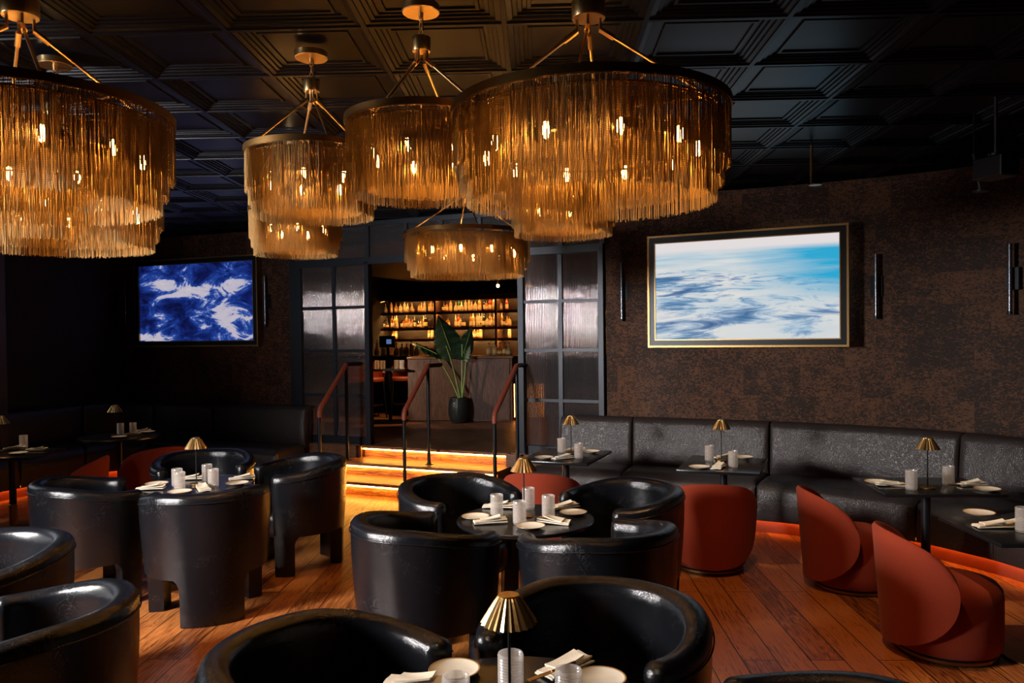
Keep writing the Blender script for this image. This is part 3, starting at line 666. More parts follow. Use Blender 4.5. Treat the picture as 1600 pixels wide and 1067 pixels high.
# ------------------------------------------------------------------ steps with light strips
st = thing('staircase', 'three wide wooden steps with glowing strips under the nosings', 'stairs', G(0.1, -0.4, 0))
def wl(p): return Vector(p) - st.location
def level(k):        # k = 0 top .. 2 bottom: left end, front offset, top height
    return (sl - 0.17 * k, sr + 0.05 * k, -TREAD * k, PLAT - RISE * k)
for k in range(3):
    s0, s1, n0, zt = level(k)
    mb = MB()
    c = G((s0 + s1) / 2, n0 + 0.02 + (0.22 if k else 0.03), zt - 0.0155)
    mb.box(wl(c), (s1 - s0 + 0.03, (0.48 if k else 0.10), 0.035), -ANG)
    mb.build('tread', M['step'], st, smooth=0, bevel=0.005, seg=2)
    mb = MB(); c = G((s0 + s1) / 2, n0 + 0.06 + 0.2, (zt - 0.035) - (RISE - 0.035) / 2)
    mb.box(wl(c), (s1 - s0, 0.44 if k else 0.40, RISE - 0.036), -ANG)
    mb.build('riser', M['step'], st, smooth=0)
    mb = MB(); c = G((s0 + s1) / 2, n0 + 0.010, zt - 0.041); mb.box(wl(c), (s1 - s0 - 0.02, 0.016, 0.010), -ANG)
    o = mb.build('light_strip', M['led'], st, smooth=0); o['label'] = 'glowing amber light strip under the nosing'
# dark fascia of the raised floor under the doors
mb = MB(); bar_s(mb, S_L0 - 0.1, sl - 0.0, 0.0, PLAT - 0.002, 0.03, -0.017); bar_s(mb, sr + 0.0, S_R1 + 0.1, 0, PLAT - 0.002, 0.03, -0.017)
struct(mb.build('trim_2', M['barwood'], smooth=0))

# ------------------------------------------------------------------ handrails
def handrail(label, up_px, up_z, lo_px, lo_d, lo_z, ext_px, base_z):
    # upper post on the middle tread, lower post on the floor
    pu = atz(up_px[0], up_px[1], base_z)
    r = ray(lo_px[0], lo_px[1]); t = lo_d / r.y; pl = EYE + r * t; pl.z = 0
    o = thing('handrail', label, 'handrail', (pl.x, pl.y, 0))
    B = Vector((pl.x, pl.y, 0))
    for p, z0, z1 in ((pl, 0.0, lo_z), (pu, base_z, up_z)):
        mb = MB(); mb.tube([Vector((p.x, p.y, z0)) - B, Vector((p.x, p.y, z1)) - B], 0.021, 14); mb.build('post', M['black'], o)
        mb = MB(); mb.lathe([(0.0, 0), (.055, 0), (.055, .008), (.03, .014), (.024, .03), (0, .03)], 20, Vector((p.x, p.y, z0 + 0.0)) - B)
        mb.build('base_plate', M['black'], o)
    top = Vector((pu.x, pu.y, up_z)) - B; low = Vector((0, 0, lo_z))
    dirn = (top - low).normalized()
    mb = MB(); pts = [low - Vector((0, 0, 0.09)), low - Vector((0, 0, 0.02)), low + dirn * 0.03 + Vector((0, 0, 0.005))]
    pts += [low.lerp(top, t) for t in (0.2, 0.4, 0.6, 0.8, 0.97)] + [top]
    mb.tube(pts, 0.027, 14)
    # stitched wrap: faint rings along the rail
    n = 26
    for k in range(3, n): 
        p = low.lerp(top, k / n); mb.tube([p, p + dirn * 0.006], 0.0285, 14)
    ro = mb.build('rail', M['rail'], o, smooth=60); ro['label'] = 'tan leather wrap around the sloping rail'
    e = onplane(ext_px, 570, (pu.x, pu.y), (pu.x + N.x, pu.y + N.y)); 
    mb = MB(); ed = Vector((N.x * 0.32, N.y * 0.32, 0)); mb.tube([top, top + ed * 0.5, top + ed], 0.026, 14)
    mb.build('rail_end', M['black'], o, smooth=60)
    return o
handrail('stair handrail in front of the left glazed door', (543, 719), 1.515, (499.6, 700), 9.42, 1.0, 566, RISE * 2)
handrail('stair handrail standing in the middle of the steps', (670.5, 725.5), 1.50, (632, 700), 9.0, 1.0, 672, RISE * 2)
handrail('stair handrail beside the right glazed door', (809, 732), 1.505, (773, 700), 8.55, 1.0, 822, RISE * 2)

# ------------------------------------------------------------------ banquettes
def banquette(label, K, B, breaks, n=70, endL=True, endR=True, top=0.96, kick_h=0.135):
    Kc = catmull(K, n); Bc = catmull(B, n); loc = Vector((Kc[0].x, Kc[0].y, 0))
    o = thing('banquette', label, 'banquette', loc)
    def P(i, a, z, off=0.0):        # a: 0 at the kick line, 1 at the back line, off in metres beyond it
        k, b = Kc[i], Bc[i]; d = (b - k); q = k + d * a + d.normalized() * off; return (q.x - loc.x, q.y - loc.y, z)
    # kick board
    mb = MB(); mb.grid([[P(i, 0, 0.002, .0), P(i, 0, kick_h, .0), P(i, 0, kick_h, .04), P(i, 0, 0.002, .04)] for i in range(n)], wrap=True)
    m = len(mb.v); mb.f += [(0, 1, 2, 3), (m - 1, m - 2, m - 3, m - 4)]; mb.mi += [0, 0]
    k = mb.build('kick_board', M['kick'], o, smooth=0); k['label'] = 'rust coloured kick board lit from under the seat'
    mb = MB(); mb.grid([[P(i, 0, kick_h - 0.003, -.035), P(i, 0, kick_h + .003, -.035), P(i, 0, kick_h + .003, -.018), P(i, 0, kick_h - .003, -.018)] for i in range(n)], wrap=True)
    mb.build('light_strip', M['kickled'], o, smooth=0)
    # split into upholstered sections
    cuts = [0] + [round(b * (n - 1)) for b in breaks] + [n - 1]
    for c0, c1 in zip(cuts, cuts[1:]):
        idx = list(range(c0, c1 + 1)); rows_s = []; rows_b = []
        # seat section
        fr = [0.02] + [0.5] * 0
        ts = [0.0, 0.006, 0.02, 0.05] + [0.05 + 0.9 * j / (2 * (len(idx))) for j in range(1, 2 * len(idx))] + [0.95, 0.98, 0.994, 1.0]
        def samp(t):
            x = c0 + (c1 - c0) * (0.004 + 0.992 * t); i = min(int(x), n - 2); f = x - i
            return Kc[i].lerp(Kc[i + 1], f), Bc[i].lerp(Bc[i + 1], f)
        Lsec = sum((Kc[i + 1] - Kc[i]).length for i in range(c0, c1))
        for t in ts:
            kk, bb = samp(t); d = bb - kk; w = d.length; dn = d / w
            e = min(t, 1 - t) * Lsec; q = 1.0 if e >= 0.05 else math.sqrt(max(0, 1 - (1 - e / 0.05) ** 2))
            zb = 0.14; zt = 0.455 + 0.02 * q; r = 0.05
            pr = [(w - 0.04, .142), (-0.040, .142), (-0.042, .120), (-0.066, .120), (-.070, .16), (-0.075, .24), (-0.085 + .03 * (1 - q), .33), (-.075 + .03 * (1 - q), zt - .06 * q - .02), (-.05 + .02 * (1 - q), zt - .025 * q - .02), (0.0, zt - 0.03 * (1 - q) - .004), (0.12, zt - .03 * (1 - q)), (w * .6, zt - .03 * (1 - q) - .004), (w - 0.04, zt - .035 * (1 - q) - .012)]
            rows_s.append([(kk.x + dn.x * a - loc.x, kk.y + dn.y * a - loc.y, z) for a, z in pr])
            bul = 0.035 * q
            pb = [(w - .005, .40), (w - .02 - bul * .6, .50), (w + .0 - bul, .62), (w + .01 - bul, .76), (w + .025 - bul * .8, top - .07), (w + .03 - .012 * q, top - .03), (w + .055, top - .008 - .012 * (1 - q)), (w + .10, top - .012 * (1 - q)), (w + .16, top - .012), (w + .17, top - .05), (w + .17, .40)]
            rows_b.append([(kk.x + dn.x * a - loc.x, kk.y + dn.y * a - loc.y, z) for a, z in pb])
        for nm, rows in (('seat_cushion', rows_s), ('backrest', rows_b)):
            mb = MB(); mb.grid(rows, wrap=True); m = len(rows[0]); M_ = len(mb.v)
            mb.f += [tuple(range(m)), tuple(reversed(range(M_ - m, M_)))]; mb.mi += [0, 0]
            mb.build(nm, M['booth'], o, smooth=50)
    # cap shelf behind the backrests
    mb = MB(); mb.grid([[P(i, 1, top - .05, .165), P(i, 1, top - .02, .165), P(i, 1, top - .02, .26), P(i, 1, top - .05, .26)] for i in range(n)], wrap=True)
    m = len(mb.v); mb.f += [(0, 1, 2, 3), (m - 1, m - 2, m - 3, m - 4)]; mb.mi += [0, 0]
    mb.build('cap_shelf', M['black'], o, smooth=0)
    return o
KR = [(0.12, 8.30), (1.2, 7.95), (2.22, 7.4), (2.72, 7.1), (3.27, 6.62), (3.55, 6.2), (3.74, 5.73), (3.92, 4.8), (4.0, 3.5)]
BR = [(0.52, 8.85), (1.38, 8.48), (2.50, 7.95), (3.20, 7.52), (3.78, 7.0), (4.12, 6.48), (4.33, 5.95), (4.60, 4.95), (4.72, 3.6)]
banquette('long black leather banquette curving along the right wall under the pale picture', KR, BR, (0.115, 0.262, 0.525, 0.70, 0.86), n=90)
# left banquette: along the side wall, round the corner, along the picture wall
wn = Vector((math.sin(ANG_W), math.cos(ANG_W)))
def cl(s, off): q = CORN + WLd * (-s) - wn * off; return (q.x, q.y)          # along the picture wall, off metres in front of it
def cs(s, off): q = CORN + SIDE_D * s - WLd * off; return (q.x, q.y)         # along the side wall
Bp = [cs(4.2, .25), cs(3.2, .25), cs(2.2, .25), cs(1.2, .25), (Vector(cs(.55, .25)) * .5 + Vector(cl(.55, .25)) * .5)[:], cl(1.2, .25), cl(1.9, .25), cl(2.55, .25), cl(3.50, .25)]
Kp = [cs(4.2, .95), cs(3.3, .95), cs(2.4, .95), cs(1.7, .95), (Vector(cs(1.2, .95)) * .5 + Vector(cl(1.2, .95)) * .5)[:], cl(1.7, .95), cl(2.1, .95), cl(2.75, .95), cl(3.60, .95)]
banquette('black leather corner banquette under the blue surf picture', Kp, Bp, (0.25, 0.42, 0.58, 0.755), n=80)
# ------------------------------------------------------------------ black barrel chairs
OPEN = 131.0
def make_barrel():
    o = thing('barrel_chair', 'x', 'chair')
    leg_h = 0.31
    def zt(a): return 0.865 - 0.065 * smooth01((abs(a) - 40) / 80)
    def Ro(z): return 0.385 + 0.037 * smooth01((z - 0.1) / 0.65)
    angs = []
    n = 76
    for i in range(n + 1): angs.append(-OPEN + 2 * OPEN * i / n)
    ends = [OPEN - d for d in (0.05, 0.4, 1.2, 2.4, 4.2, 6.0)]
    angs = sorted(set([a for a in angs if abs(a) < OPEN - 7] + ends + [-e for e in ends]))
    T = 0.098
    rows = []
    for a in angs:
        e = (OPEN - abs(a)) / 7.0; q = 1.0 if e >= 1 else math.sqrt(max(0, 1 - (1 - e) ** 2))
        q = max(q, 0.12); th = T * q; z1 = zt(a) - 0.045 * (1 - q)
        c = math.radians(a); sx, cy = math.sin(c), -math.cos(c)
        pr = []
        def mid(z): return Ro(z) - T / 2
        for z in (leg_h, leg_h + .02, .42, .55, .68, z1 - .075): pr.append((mid(z) + th / 2, z))
        for k in range(1, 8):
            b = math.pi * k / 8; rr = th / 2 + .006 * q; pr.append((mid(z1) + rr * math.cos(b), z1 - .055 + .055 * math.sin(b) ** .8))
        for z in (z1 - .075, .66, .52, leg_h + .1, leg_h): pr.append((mid(z) - th / 2, z))
        rows.append([(r * sx, r * cy, z) for r, z in pr])
    mb = MB(); mb.grid(rows, wrap=True); m = len(rows[0]); t = len(mb.v)
    mb.f += [tuple(range(m)), tuple(reversed(range(t - m, t)))]; mb.mi += [0, 0]
    mb.build('shell', M['leather'], o, smooth=55)
    # seam roll that follows the rim
    pts = [(( Ro(.8) + .006) * math.sin(math.radians(a)), -(Ro(.8) + .006) * math.cos(math.radians(a)), zt(a) - .058) for a in angs if abs(a) < OPEN - 5]
    mb = MB(); mb.tube(pts, 0.0035, 6); mb.build('piping', M['leather'], o, smooth=60)
    # three legs: a wide one at the back, one under each arm end
    for (a0, a1, cap0, cap1) in ((-31, 31, 1, 1), (OPEN - 26, OPEN - 3, 1, 0), (-OPEN + 3, -OPEN + 26, 0, 1)):
        mb = MB(); rows = []
        for z in (0.0, 0.012, .1, .2, .25, .28, .30, leg_h + .015):
            f = max(0, (z - .24) / .07); wd = 5.0 * f * f
            row = []; b0 = a0 - wd * cap0; b1 = a1 + wd * cap1; ins = 0.006 if z == 0 else 0
            for k in range(13):
                c = math.radians(lerp(b0 + ins * 60, b1 - ins * 60, k / 12)); r = Ro(z) - ins; row.append((r * math.sin(c), -r * math.cos(c), z))
            for k in range(13):
                c = math.radians(lerp(b1 - ins * 60, b0 + ins * 60, k / 12)); r = Ro(z) - T + ins; row.append((r * math.sin(c), -r * math.cos(c), z))
            rows.append(row)
        mb.grid(rows, wrap=True); m = 26; t = len(mb.v); mb.f += [tuple(range(m)), tuple(reversed(range(t - m, t)))]; mb.mi += [0, 0]
        mb.build('leg', M['leather'], o, smooth=55)
    # seat cushion filling the shell and rounding out at the front
    mb = MB(); rows = []
    for (s, z) in ((0.0, .285), (.90, .285), (.975, .30), (1.0, .34), (1.0, .42), (.985, .45), (.93, .475), (.8, .487), (.4, .492), (0, .494)):
        row = []
        for k in range(48):
            c = 2 * math.pi * k / 48; r = 0.318 - .0
            x = r * math.cos(c); y = r * math.sin(c)
            if y > 0.15: y = .15 + (y - .15) * 1.15
            row.append((x * s, y * s + 0.0, z))
        rows.append(row)
    mb.grid(rows, wrap=True); mb.build('seat_cushion', M['leather'], o, smooth=55)
    return o
barrel = Proto(make_barrel)
T_CENTER = (0.07, 4.83); T_LEFT = (-2.45, 6.13); T_NEAR = (0.0, 2.33); T_EDGE = (-2.62, 3.12)
chairs = [
    ((0.44, 4.20), T_CENTER, 'black leather barrel chair on the near right side of the middle round table'),
    ((-0.48, 4.40), T_CENTER, 'black leather barrel chair on the near left side of the middle round table'),
    ((-0.36, 5.38), T_CENTER, 'black leather barrel chair at the middle round table, back turned to the steps'),
    ((0.68, 5.15), T_CENTER, 'black leather barrel chair on the far right side of the middle round table'),
    ((-2.11, 5.43), T_LEFT, 'black leather barrel chair seen from behind with three legs showing at the left round table'),
    ((-3.02, 5.72), T_LEFT, 'black leather barrel chair on the left side of the left round table'),
    ((-2.66, 6.80), T_LEFT, 'black leather barrel chair behind the left round table, opening towards us'),
    ((-1.80, 6.50), T_LEFT, 'black leather barrel chair on the right side of the left round table, beside the steps'),
    ((-0.57, 2.53), T_NEAR, 'near black leather barrel chair left of the pleated lamp at the bottom edge'),
    ((0.28, 2.86), T_NEAR, 'near black leather barrel chair right behind the pleated lamp'),
    ((0.76, 2.04), T_NEAR, 'black leather barrel chair of which only the rim shows at the bottom edge'),
    ((-1.88, 2.97), T_EDGE, 'black leather barrel chair nearest the lower left corner'),
    ((-2.62, 3.84), T_EDGE, 'black leather barrel chair cut by the left edge behind the corner chair'),
]
FACE = {11: (-2.9, 2.9), 12: (-3.2, 2.9)}
for i, (p, t, lab) in enumerate(chairs):
    barrel.put((p[0], p[1], 0), facing(p, FACE.get(i, t)), lab, 'black barrel chairs around the round tables')

# ------------------------------------------------------------------ rust velvet swivel chairs
def make_velvet():
    o = thing('swivel_chair', 'x', 'chair')
    mb = MB(); mb.lathe([(0, 0), (.25, 0), (.262, .004), (.262, .03), (.25, .04), (0, .04)], 40); mb.build('plinth', M['black'], o)
    mb = MB(); mb.lathe([(.262, .006), (.268, .01), (.268, .026), (.262, .03)], 40, closed=True); mb.build('brass_band', M['dgold'], o)
    mb = MB(); mb.lathe([(0, .04), (.27, .04), (.285, .055), (.292, .12), (.292, .34), (.286, .385), (.262, .415), (.2, .427), (.1, .432), (0, .433)], 48)
    mb.build('seat', M['velvet'], o, smooth=50)
    n = 44; A = 80.0; rows = []; pts = []
    for i in range(n + 1):
        u = math.sin(math.pi / 2 * (-1 + 2 * i / n)); a = math.radians(u * A)
        e = max(0.0, 1 - abs(u) ** 2.15) ** (1 / 2.15)
        zl = 0.40 - 0.34 * e; zh = 0.40 + 0.30 * e; row = []
        def Rr(z): return .300 + .045 * max(0, (z - .1)) / .6 + .0
        m = 9
        for k in range(m + 1):
            z = lerp(zl, zh, k / m); r = Rr(z) + .045; row.append((r * math.sin(a), -r * math.cos(a), z))
        row.append(((Rr(zh) + .03) * math.sin(a), -(Rr(zh) + .03) * math.cos(a), zh + .02 * min(1, e * 3)))
        row.append(((Rr(zh) + .01) * math.sin(a), -(Rr(zh) + .01) * math.cos(a), zh + .015 * min(1, e * 3)))
        for k in range(m, -1, -1):
            z = lerp(zl, zh, k / m); r = Rr(z); row.append((r * math.sin(a), -r * math.cos(a), z))
        rows.append(row)
    mb = MB(); mb.grid(rows, wrap=True); mb.build('backrest', M['velvet'], o, smooth=60)
    return o
velvet = Proto(make_velvet)
for p, d, lab in [
    ((1.55, 6.30), (1.72, 7.3), 'rust velvet swivel chair, back to us, below the pale picture'),
    ((2.47, 5.76), (3.40, 5.66), 'rust velvet swivel chair between the two other rust chairs on the right'),
    ((2.50, 4.58), (3.4, 4.46), 'nearest rust velvet swivel chair at the right edge'),
    ((0.28, 6.86), (0.5, 7.6), 'rust velvet swivel chair behind the middle round table'),
    ((-4.36, 7.70), (-5.3, 7.5), 'rust velvet swivel chair turned left to the table at the left edge'),
    ((-3.95, 8.62), (-4.7, 9.3), 'rust velvet swivel chair behind the left round table'),
]:
    velvet.put((p[0], p[1], 0), facing(p, d), lab, 'rust velvet swivel chairs')

# ------------------------------------------------------------------ tables
TZ = 0.735
def pedestal(o, base=(0.25, 0.25), r=0.032):
    mb = MB(); mb.lathe([(0, 0), (.21, 0), (.215, .004), (.215, .012), (.05, .018), (0, .018)], 40); mb.build('base_plate', M['dgold'], o)
    mb = MB(); mb.lathe([(0, .016), (.038, .016), (.038, .22), (r, .225), (0, .225)], 24); b = mb.build('column_sleeve', M['dgold'], o); b['label'] = 'brass sleeve at the foot of the column'
    mb = MB(); mb.lathe([(0, .22), (r, .22), (r, .70), (.12, .705), (.12, .711), (0, .711)], 24); mb.build('column', M['black'], o)
def make_round(R):
    o = thing('round_table', 'x', 'table')
    mb = MB(); mb.lathe([(0, .711), (R - .012, .711), (R, .718), (R, .730), (R - .005, TZ), (0, TZ)], 72); mb.build('tabletop', M['tabletop'], o)
    pedestal(o); return o
rt = Proto(lambda: make_round(0.42))
rt.put((*T_CENTER, 0), 0, 'round black table in the middle of the room, set for four', 'round black tables')
rt.put((*T_LEFT, 0), 0, 'round black table on the left, set for four with a pleated lamp', 'round black tables')
rt.put((*T_NEAR, 0), 0, 'nearest round black table at the bottom edge', 'round black tables')
t5 = make_round(0.44); t5.location = (-4.60, 9.26, 0); tag(t5, 'round black table in the far left corner before the banquette', None, 'round black tables')
def rect_table(c, w, d, rz, lab):
    o = thing('dining_table', lab, 'table', (c[0], c[1], 0), rz, 'square cut tables along the banquettes')
    mb = MB(); mb.box((0, 0, TZ - .012), (w, d, .024)); mb.build('tabletop', M['tabletop'], o, smooth=30, bevel=.004)
    pedestal(o); return o
rect_table((0.49, 7.37), .66, .82, math.radians(-22), 'black rectangular table at the left end of the right banquette')
rect_table((1.80, 6.78), .66, .82, math.radians(-22), 'black rectangular table with a lit copper lamp below the pale picture')
rect_table((2.98, 5.72), .82, .64, math.radians(-4), 'black rectangular table under the third lamp of the right banquette')
rect_table((2.98, 4.44), .86, .64, math.radians(-1), 'black rectangular table cut by the right edge')
rect_table((-5.02, 7.93), .72, .68, math.radians(2), 'black rectangular table cut by the left edge')

# ------------------------------------------------------------------ table lamps with pleated shades
def make_lamp():
    o = thing('table_lamp', 'x', 'lamp')
    mb = MB(); mb.lathe([(0, 0), (.048, 0), (.05, .003), (.05, .010), (.012, .014), (0, .014)], 28); mb.build('base', M['dgold'], o)
    mb = MB(); mb.lathe([(0, .012), (.0042, .012), (.0042, .352), (0, .352)], 10); mb.build('stem', M['black'], o)
    n = 44; rows = []
    for z, r in ((.280, .080), (.298, .0695), (.316, .0585), (.334, .0475), (.350, .037), (.358, .031)):
        rows.append([((r + (.0035 if k % 2 else -.0035) * (r / .08)) * math.cos(2 * math.pi * k / n), (r + (.0035 if k % 2 else -.0035) * (r / .08)) * math.sin(2 * math.pi * k / n), z) for k in range(n)])
    for z, r in ((.358, .029), (.350, .035), (.334, .0455), (.316, .0565), (.298, .0675), (.280, .078)):
        rows.append([((r + (.0035 if k % 2 else -.0035) * (r / .08)) * math.cos(2 * math.pi * k / n), (r + (.0035 if k % 2 else -.0035) * (r / .08)) * math.sin(2 * math.pi * k / n), z) for k in range(n)])
    rows.append(rows[0]); mb = MB(); mb.grid(rows, wrap=True); s = mb.build('lamp_shade', M['gold'], o, smooth=0); s['label'] = 'pleated brass shade'
    mb = MB(); mb.lathe([(0, .352), (.024, .352), (.030, .356), (.030, .362), (.022, .364), (0, .364)], 24); mb.build('cap', M['gold'], o)
    mb = MB(); mb.lathe([(0, .30), (.010, .305), (.012, .32), (.007, .34), (0, .345)], 12); b = mb.build('bulb', M['lampbulb'], o)
    return o
M['lampbulb'] = glow('lamp_bulb', (1.0, 0.55, 0.2), 14.0)
lamp = Proto(make_lamp)
for (px, py, lab) in [
    (797, 1121, 'pleated brass table lamp nearest to us at the bottom edge'),
    (819, 806, 'pleated brass table lamp on the middle round table'),
    (307, 757, 'pleated brass table lamp on the left round table'),
    (892.5, 709, 'pleated brass table lamp on the first table of the right banquette'),
    (1127, 720, 'pleated brass table lamp on the table below the pale picture'),
    (1449.5, 763, 'dark pleated table lamp on the third table of the right banquette'),
    (180.5, 681, 'small pleated table lamp on the far left corner table'),
    (2, 705, 'pleated table lamp cut by the left edge'),
]:
    lamp.put(atz(px, py, TZ + .001), 0.1, lab, 'pleated brass table lamps')

# ------------------------------------------------------------------ tumblers, plates, napkins, cutlery
def make_tumbler():
    o = thing('tumbler', 'x', 'glass')
    prof = [(0, .0), (.034, .0), (.0375, .004)]
    for k in range(14):
        z = .010 + k * .0088; prof += [(.0386, z), (.0406, z + .0044)]
    prof += [(.0385, .136), (.0365, .137), (.0355, .132), (.0355, .014), (.030, .010), (0, .010)]
    mb = MB(); mb.lathe(prof, 28); mb.build('glass_body', M['tumbler'], o, smooth=40); return o
def make_plate():
    o = thing('side_plate', 'x', 'plate')
    mb = MB(); mb.lathe([(0, .002), (.045, .0), (.05, .004), (.075, .011), (.0845, .016), (.082, .0175), (.072, .0135), (.05, .008), (0, .0065)], 44); mb.build('plate_body', M['china'], o, smooth=50)
    mb = MB(); mb.lathe([(.0815, .0150), (.0858, .0165), (.0850, .0186), (.0800, .0176)], 44, closed=True); r = mb.build('rim_band', M['chinarim'], o); r['label'] = 'brown glazed rim'
    return o
def make_napkin(seed):
    random.seed(seed)
    o = thing('napkin', 'x', 'napkin')
    mb = MB()
    def sheet(w, l, z, rz, lift, fold):
        rows = []; n = 12; m = 5; R = Matrix.Rotation(rz, 3, 'Z')
        for side in (0, 1):
            for i in (range(n + 1) if side == 0 else range(n, -1, -1)):
                row = []
                for j in range(m + 1):
                    x = (i / n - .5) * l; y = (j / m - .5) * w * (1 - fold * (i / n)); zz = z + lift * (i / n) ** 2 * .02 + .003 * math.sin(3 * i / n + j) + (.006 if side else 0)
                    v = R @ Vector((x, y, zz)); row.append(v)
                rows.append(row)
        rows.append(rows[0]); mb.grid(rows)
        m1 = m + 1; b = len(mb.v) - len(rows) * m1
        for j in (0, m):
            for i in range(n):
                a = b + i * m1 + j; c = b + (i + 1) * m1 + j; d = b + (2 * n + 1 - i - 1) * m1 + j; e = b + (2 * n + 1 - i) * m1 + j
                mb.f.append((a, c, d, e)); mb.mi.append(0)
    sheet(.085, .20, .004, 0, .2, .12); sheet(.080, .195, .012, .06, .5, .2); sheet(.075, .12, .020, -.05, .9, .3)
    mb.build('folded_cloth', M['linen'], o, smooth=50); return o
def make_knife():
    o = thing('knife', 'x', 'cutlery'); mb = MB()
    mb.grid([[(x, -w, 0), (x, w, 0), (x, w, .003), (x, -w, .003)] for x, w in ((-.10, .001), (-.098, .008), (-.04, .0095), (.0, .007))], wrap=True); mb.build('blade', M['gold'], o, smooth=0)
    mb = MB(); mb.tube([(0, 0, .002), (.03, 0, .003), (.10, 0, .003), (.108, 0, .003)], [.004, .0045, .006, .003], 10); mb.build('handle', M['dgold'], o, smooth=60); return o
tum = Proto(make_tumbler); plt = Proto(make_plate); nap = Proto(lambda: make_napkin(3)); knf = Proto(make_knife)
ORD = ['first', 'second', 'third', 'fourth', 'fifth', 'sixth', 'seventh', 'eighth', 'ninth', 'tenth']
POSN = {1: [''], 2: ['left', 'right'], 3: ['left', 'middle', 'right'], 4: ['leftmost', 'second from left', 'third from left', 'rightmost']}
def settle(where, glasses, plates, napkins, knives=()):
    for kind, lst, P, dz, txt in (('tumbler', glasses, tum, 0, 'frosted tumbler'), ('plate', plates, plt, 0, 'cream side plate'),
                                  ('napkin', napkins, nap, 0, 'folded cream napkin'), ('knife', knives, knf, .028, 'brass knife on a napkin')):
        lst = sorted(lst, key=lambda q: q[0])
        for i, q in enumerate(lst):
            p = atz(q[0], q[1], TZ + .0015 + dz); rz = math.radians(q[2]) if len(q) > 2 else 0
            if dz == 0 and len(q) > 3: p.z += q[3]
            w = POSN[len(lst)][i]
            P.put(p, rz, '%s%s on the %s' % (w + ' ' if w else '', txt, where), {'tumbler': 'tumblers on the tables', 'plate': 'side plates on the tables', 'napkin': 'folded napkins', 'knife': 'brass knives'}[kind])
settle('middle round table', [(776.5, 806.5), (812, 818.5), (826, 795), (857, 808)], [(743, 810), (896, 803.5), (829, 825)],
       [(766, 817, 8), (779, 793, -12), (881, 794, 25), (866, 817, 160)], [(836, 808, 170)])
settle('left round table', [(277, 760), (281, 766), (324, 752.5), (333.5, 760.5)], [(245, 758), (281, 770.5), (371, 757)],
       [(236, 764.5, 4), (317, 765, 120), (298, 749, 5), (378, 749, 20)])
settle('nearest table at the bottom edge', [(798.5, 1088), (713, 1128), (889, 1117)], [(710, 1052), (937, 1066)], [(650, 1072, -15), (884, 1046, 40)], [(862, 1050, 40)])
settle('first table of the right banquette', [(877.5, 707), (904, 716)], [(850, 716.5), (923.5, 707)], [(879, 717, 25), (899, 704, 15)])
settle('table below the pale picture', [(1108.5, 720), (1145.5, 730)], [(1092.5, 731.5), (1162, 716)], [(1123, 731, 60), (1133, 716, 15)])
settle('third table of the right banquette', [(1424, 765), (1482, 757.5)], [(1370, 755), (1543, 766.5)], [(1392, 759, 178), (1518, 758.5, 5)], [(1405, 758, 10), (1506, 758.5, 170)])
settle('table cut by the right edge', [(1599, 831)], [(1530, 812, 0, .03)], [(1552, 824, -4), (1582, 822, 2)], [(1566, 821, 8)])
settle('table at the left edge', [(37, 700)], [(29, 709.5)], [(23, 702, 20), (58, 704, -5)])
settle('far left corner table', [(188.5, 679), (208, 678)], [(186, 684), (231, 676)], [(206, 680, 20), (222, 674.5, 5)])
# ------------------------------------------------------------------ chandeliers
def fringe(n, R, z0, z1, seed, jr=.004):
    random.seed(seed); V = []; Fc = []
    for i in range(n):
        a = 2 * math.pi * (i + random.uniform(-.35, .35)) / n; r = R + random.uniform(-jr, jr); w = .0013
        l = z1 + random.uniform(-.007, .007); ta = random.uniform(-.004, .004); x0, y0 = r * math.cos(a), r * math.sin(a)
        tx, ty = -math.sin(a) * ta, math.cos(a) * ta; o = len(V)
        zs = (z0, z0 + (l - z0) * .5, l)
        for k, z in enumerate(zs):
            sx = tx * (0, 1, .3)[k]; sy = ty * (0, 1, .3)[k]
            for q in (0.3, 2.4, 4.5): V.append((x0 + sx + w * math.cos(a + q), y0 + sy + w * math.sin(a + q), z))
        for k in (0, 1):
            for q in range(3): Fc.append((o + k * 3 + q, o + k * 3 + (q + 1) % 3, o + (k + 1) * 3 + (q + 1) % 3, o + (k + 1) * 3 + q))
    mb = MB(); mb.v = V; mb.f = Fc; mb.mi = [0] * len(Fc); return mb
